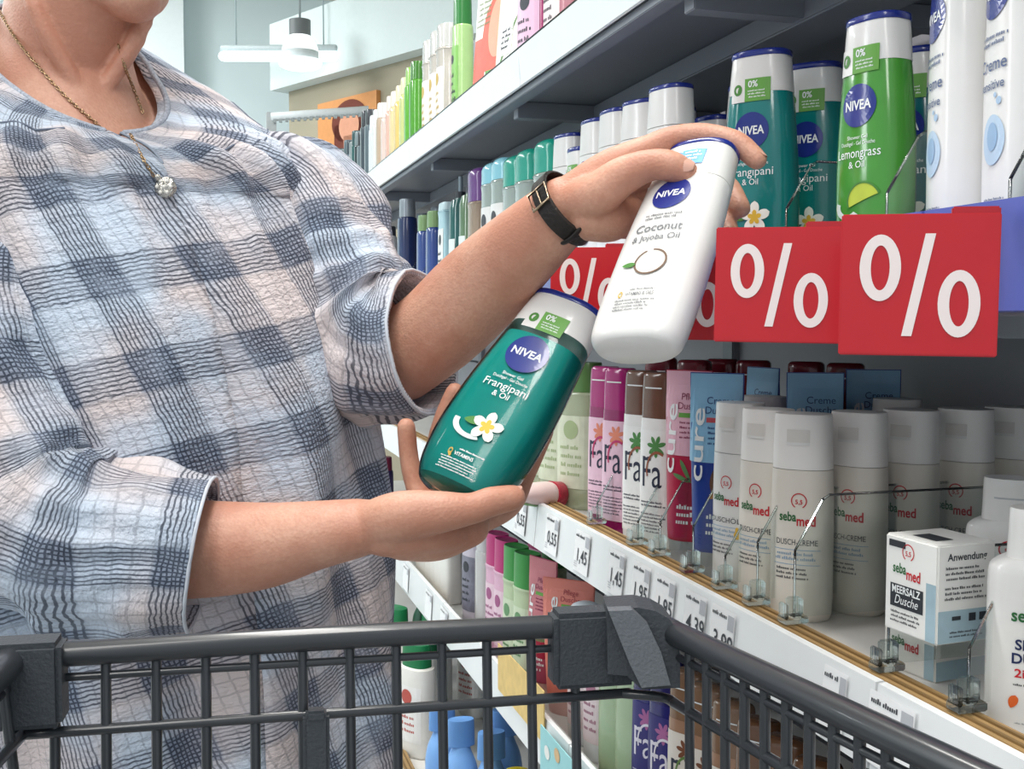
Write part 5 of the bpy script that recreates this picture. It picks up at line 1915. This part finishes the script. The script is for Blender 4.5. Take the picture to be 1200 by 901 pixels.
BUCK = mat('b9a58c', .25, metal=.9)
aim = None
best = min(range(72), key=lambda i: (wc + on_wrist(2 * math.pi * i / 72, 0, .003)) @ FW)
a0_ = 2 * math.pi * best / 72
lo, hi_ = a0_ + .35, a0_ + .80
up_dir = on_wrist(a0_ + .6, 0, 0) @ UP > on_wrist(a0_ - .6, 0, 0) @ UP
if not up_dir:
    lo, hi_ = a0_ - .35, a0_ - .80
fr_ = [on_wrist(lo, -.0098, .0045), on_wrist(hi_, -.0098, .0045), on_wrist(hi_, .0098, .0045), on_wrist(lo, .0098, .0045), on_wrist(lo, -.0098, .0045)]
bk_ = mk('buckle', tube(fr_, [.0012] * 5, seg=8, sub=1), BUCK, wt)
mk('buckle_pin', tube([on_wrist(lo, 0, .0045), on_wrist(hi_, 0, .0045)], [.0008] * 2, seg=6, sub=1), BUCK, bk_)
kk = a0_ - .75 if up_dir else a0_ + .75
mk('strap_keeper', tube([on_wrist(kk, -.0096, .003), on_wrist(kk, 0, .0048), on_wrist(kk, .0096, .003)], [(.0035, .0016)] * 3, seg=8, sub=3), mat('231f1d', .5), wt)
opp = a0_ + math.pi
cs_ = [on_wrist(opp, 0, .003), on_wrist(opp, 0, .011)]
mk('watch_case', tube(cs_, [.014, .014], seg=28, sub=1, round_ends=False, up=tuple(wd_)), BUCK, wt, sharp=40)
mk('watch_face', tube([on_wrist(opp, 0, .0111), on_wrist(opp, 0, .0118)], [.012, .012], seg=28, sub=1, round_ends=False, up=tuple(wd_)), WHITE, wt, sharp=40)


# --- the two bottles in her hands
def held(root, center_px, d, r_img, u_img, rz_, zmid, label):
    """r_img / u_img: apparent right and up of the label face; rz_: how far its right side comes forward."""
    rx = np.array([r_img[0], -r_img[1]], float); rx /= np.linalg.norm(rx)
    ux = np.array([u_img[0], -u_img[1]], float); ux /= np.linalg.norm(ux)
    sr = math.sqrt(1 - rz_ * rz_)
    k = -(rx @ ux) * sr / rz_
    su = 1 / math.sqrt(1 + k * k)
    r3 = RT * rx[0] * sr + UP * rx[1] * sr - FW * rz_
    u3 = RT * ux[0] * su + UP * ux[1] * su - FW * (k * su)
    n3 = np.cross(r3, u3)               # towards the viewer
    y3 = -n3
    o = P(*center_px, d) - u3 * zmid
    root.matrix_world = Matrix(((r3[0], y3[0], u3[0], o[0]), (r3[1], y3[1], u3[1], o[1]), (r3[2], y3[2], u3[2], o[2]), (0, 0, 0, 1)))
    root['label'] = label
    return root


hw = cream_bottle('shower_cream_bottle', '', 'Coconut', '& Jojoba Oil', Wd=.079, D=.044, H=.206)
held(hw, (785, 290), .872, (1, -.05), (96, -233), .60, .103, 'white coconut shower bottle in the raised hand')
GEL = mat('0fa09a', .3, vary=.04, spec=.2)
hg = gel_bottle('shower_gel_bottle', '', GEL, 'Frangipani', 'flower', clear=True, Wd=.092, D=.05, H=.205)
held(hg, (602, 466), .945, (.92, .37), (128, -203), .38, .1025, 'turquoise frangipani bottle resting in the lower hand')

# ------------------------------------------------------------------ the shopping cart
ZR = .97
CART = mat('33363a', .28, coat=.35, vary=.06)
CARTP = mat('3f4449', .45, vary=.06, bump=.0006, scale=500)
CARTF = mat('666b70', .45, vary=.06, bump=.0006, scale=500)
cA, cB = PZ(18, 770, ZR), PZ(735, 730, ZR)
cC, cD = PZ(790, 742, ZR), PZ(1160, 918, ZR)
sd = (cD - cC) / np.linalg.norm(cD - cC)
fd = (cB - cA) / np.linalg.norm(cB - cA)
cE = cC + sd * .42
perp = np.array([-fd[1], fd[0], 0])
cA2 = cA + np.array([-.075, -.42, 0])
cart = thing('shopping_cart', 'dark grey wire shopping cart in the foreground', 'cart', loc=(float((cA[0] + cE[0]) / 2), float((cA[1] + cE[1]) / 2), 0))
CO = np.array(cart.location)


def cp(name, vf, m=CART, smooth=True, sharp=None):
    return mk(name, ([tuple(np.array(p) - CO) for p in vf[0]], vf[1]), m, cart, smooth, sharp)


cp('rim', tube([cA, cA + (cB - cA) * .5 + [0, 0, .001], cB], [(.0072, .0068)] * 3, seg=16, sub=6))
cp('rim', tube([cB, (cB * .5 + cC * .5) + fd * .006, cC], [.0076] * 3, seg=16, sub=8))
cp('rim', tube([cC, cE], [(.0078, .0072)] * 2, seg=16, sub=1))
cp('rim', tube([cA, cA2], [.0085] * 2, seg=16, sub=1))
dn = np.array([0, 0, -1.0])
for (a_, b_) in ((cA, cB), (cC, cE), (cA, cA2)):
    cp('under_rim_wire', tube([a_ + dn * .0125, b_ + dn * .0125], [.0024] * 2, seg=8, sub=1))
inn = {0: -perp * .03, 1: np.array([.004, 0.0, 0]), 2: np.array([.03, 0, 0])}
PIT_ = {0: .0262, 1: .0172, 2: .0262}
for wi, (a_, b_) in enumerate(((cA, cB), (cC, cE), (cA, cA2))):
    ln_ = np.linalg.norm(b_ - a_)
    q = (b_ - a_) / ln_
    off = inn[wi]
    nw = int(ln_ / PIT_[wi])
    st = {0: .0195, 1: .016, 2: .02}[wi]
    for i in range(nw):
        s_ = st + i * PIT_[wi]
        if s_ > ln_ - .004:
            break
        p0 = a_ + q * s_ + dn * .006
        cp('wire', tube([p0, p0 + dn * .10 + off * .28, p0 + dn * .34 + off], [.0029] * 3, seg=8, sub=2))
    for zz in (.041, .115, .20, .29):
        p0, p1 = a_ + dn * zz + off * zz / .34, b_ + dn * zz + off * zz / .34
        cp('cross_wire', tube([p0, p1], [.0031] * 2, seg=8, sub=1))
# basket floor
fl = [cA + dn * .345 + inn[0], cB + dn * .345 + inn[0] + inn[1] * .7, cE + dn * .345 + inn[1], cA2 + dn * .345 + inn[2]]
for i in range(12):
    k = (i + .5) / 12
    cp('floor_wire', tube([fl[0] * (1 - k) + fl[1] * k, fl[3] * (1 - k) + fl[2] * k], [.0029] * 2, seg=8, sub=1))
for i in range(5):
    k = i / 4
    cp('floor_wire', tube([fl[0] * (1 - k) + fl[3] * k, fl[1] * (1 - k) + fl[2] * k], [.003] * 2, seg=8, sub=1))


def oriented_box(c, ax, w, t, h, bev):
    ax = np.array(ax) / np.linalg.norm(ax)
    ay = np.array([-ax[1], ax[0], 0])
    v, f = boxvf(-w / 2, w / 2, -t / 2, t / 2, -h / 2, h / 2, bev)
    return [tuple(c + ax * p[0] + ay * p[1] + np.array([0, 0, p[2]])) for p in v], f


# plastic corner covers
c1 = PZ(694, 733, ZR)
cp('corner_cover', oriented_box(c1 + dn * .012, fd, .050, .022, .0445, .003), CARTP, True, 40)
def slab(px, d0, thick):
    """Plate with an outline given by places on a plane facing the aisle, with real thickness."""
    q0 = [P(x, y, d0) for x, y in px]
    n7 = len(q0)
    return q0 + [q + FH * thick for q in q0], [tuple(range(n7)), tuple(range(2 * n7 - 1, n7 - 1, -1))] + [(i, i + n7, (i + 1) % n7 + n7, (i + 1) % n7) for i in range(n7)]


cp('corner_body', slab([(712, 714), (748, 712), (768, 716), (784, 725), (794, 738), (797, 772), (797, 806), (752, 808), (735, 792), (712, 790)], .632, .030), CARTP, False)
cp('corner_flange', slab([(713, 716), (741, 715), (760, 733), (775, 765), (786, 803), (752, 806), (738, 778)], .622, .0095), CARTF, False)
for zz in (.041, .115, .20):
    p0 = cB + dn * zz + inn[0] * zz / .34
    p1 = cC + dn * zz + inn[1] * zz / .34
    cp('corner_wire', tube([p0 - fd * .004, (p0 + p1) / 2 + fd * .007, p1 + sd * .004], [.0031] * 3, seg=8, sub=5))
c2 = PZ(22, 771, ZR)
cp('corner_cover', oriented_box(c2 + dn * .013, fd, .046, .024, .046, .003), CARTP, True, 40)
# hook on the front wall
hk = PZ(369, 750, ZR) + inn[0] * .1 - perp * .008
cp('hook', oriented_box(hk + dn * .058, fd, .0145, .008, .040, .002), CARTP, True, 40)
cp('hook_cap', oriented_box(hk + dn * .0385, fd, .0115, .010, .006, .0015), CARTP, True, 40)
# chassis and wheels below the frame
for c_ in (fl[0], fl[1], fl[2], fl[3]):
    g = c_.copy(); g[2] = .13
    cp('chassis_leg', tube([c_, g], [.012] * 2, seg=12, sub=1))
    ax = np.array([.02, 0, 0])
    w0 = g.copy(); w0[2] = .06
    cp('wheel', tube([w0 - ax * .7, w0 + ax * .7], [.06] * 2, seg=24, sub=1, round_ends=False), mat('55585c', .6), True, 40)
    cp('wheel_fork', oriented_box(g + np.array([0, 0, -.02]), (1, 0, 0), .040, .03, .05, .003), CARTP, True, 40)
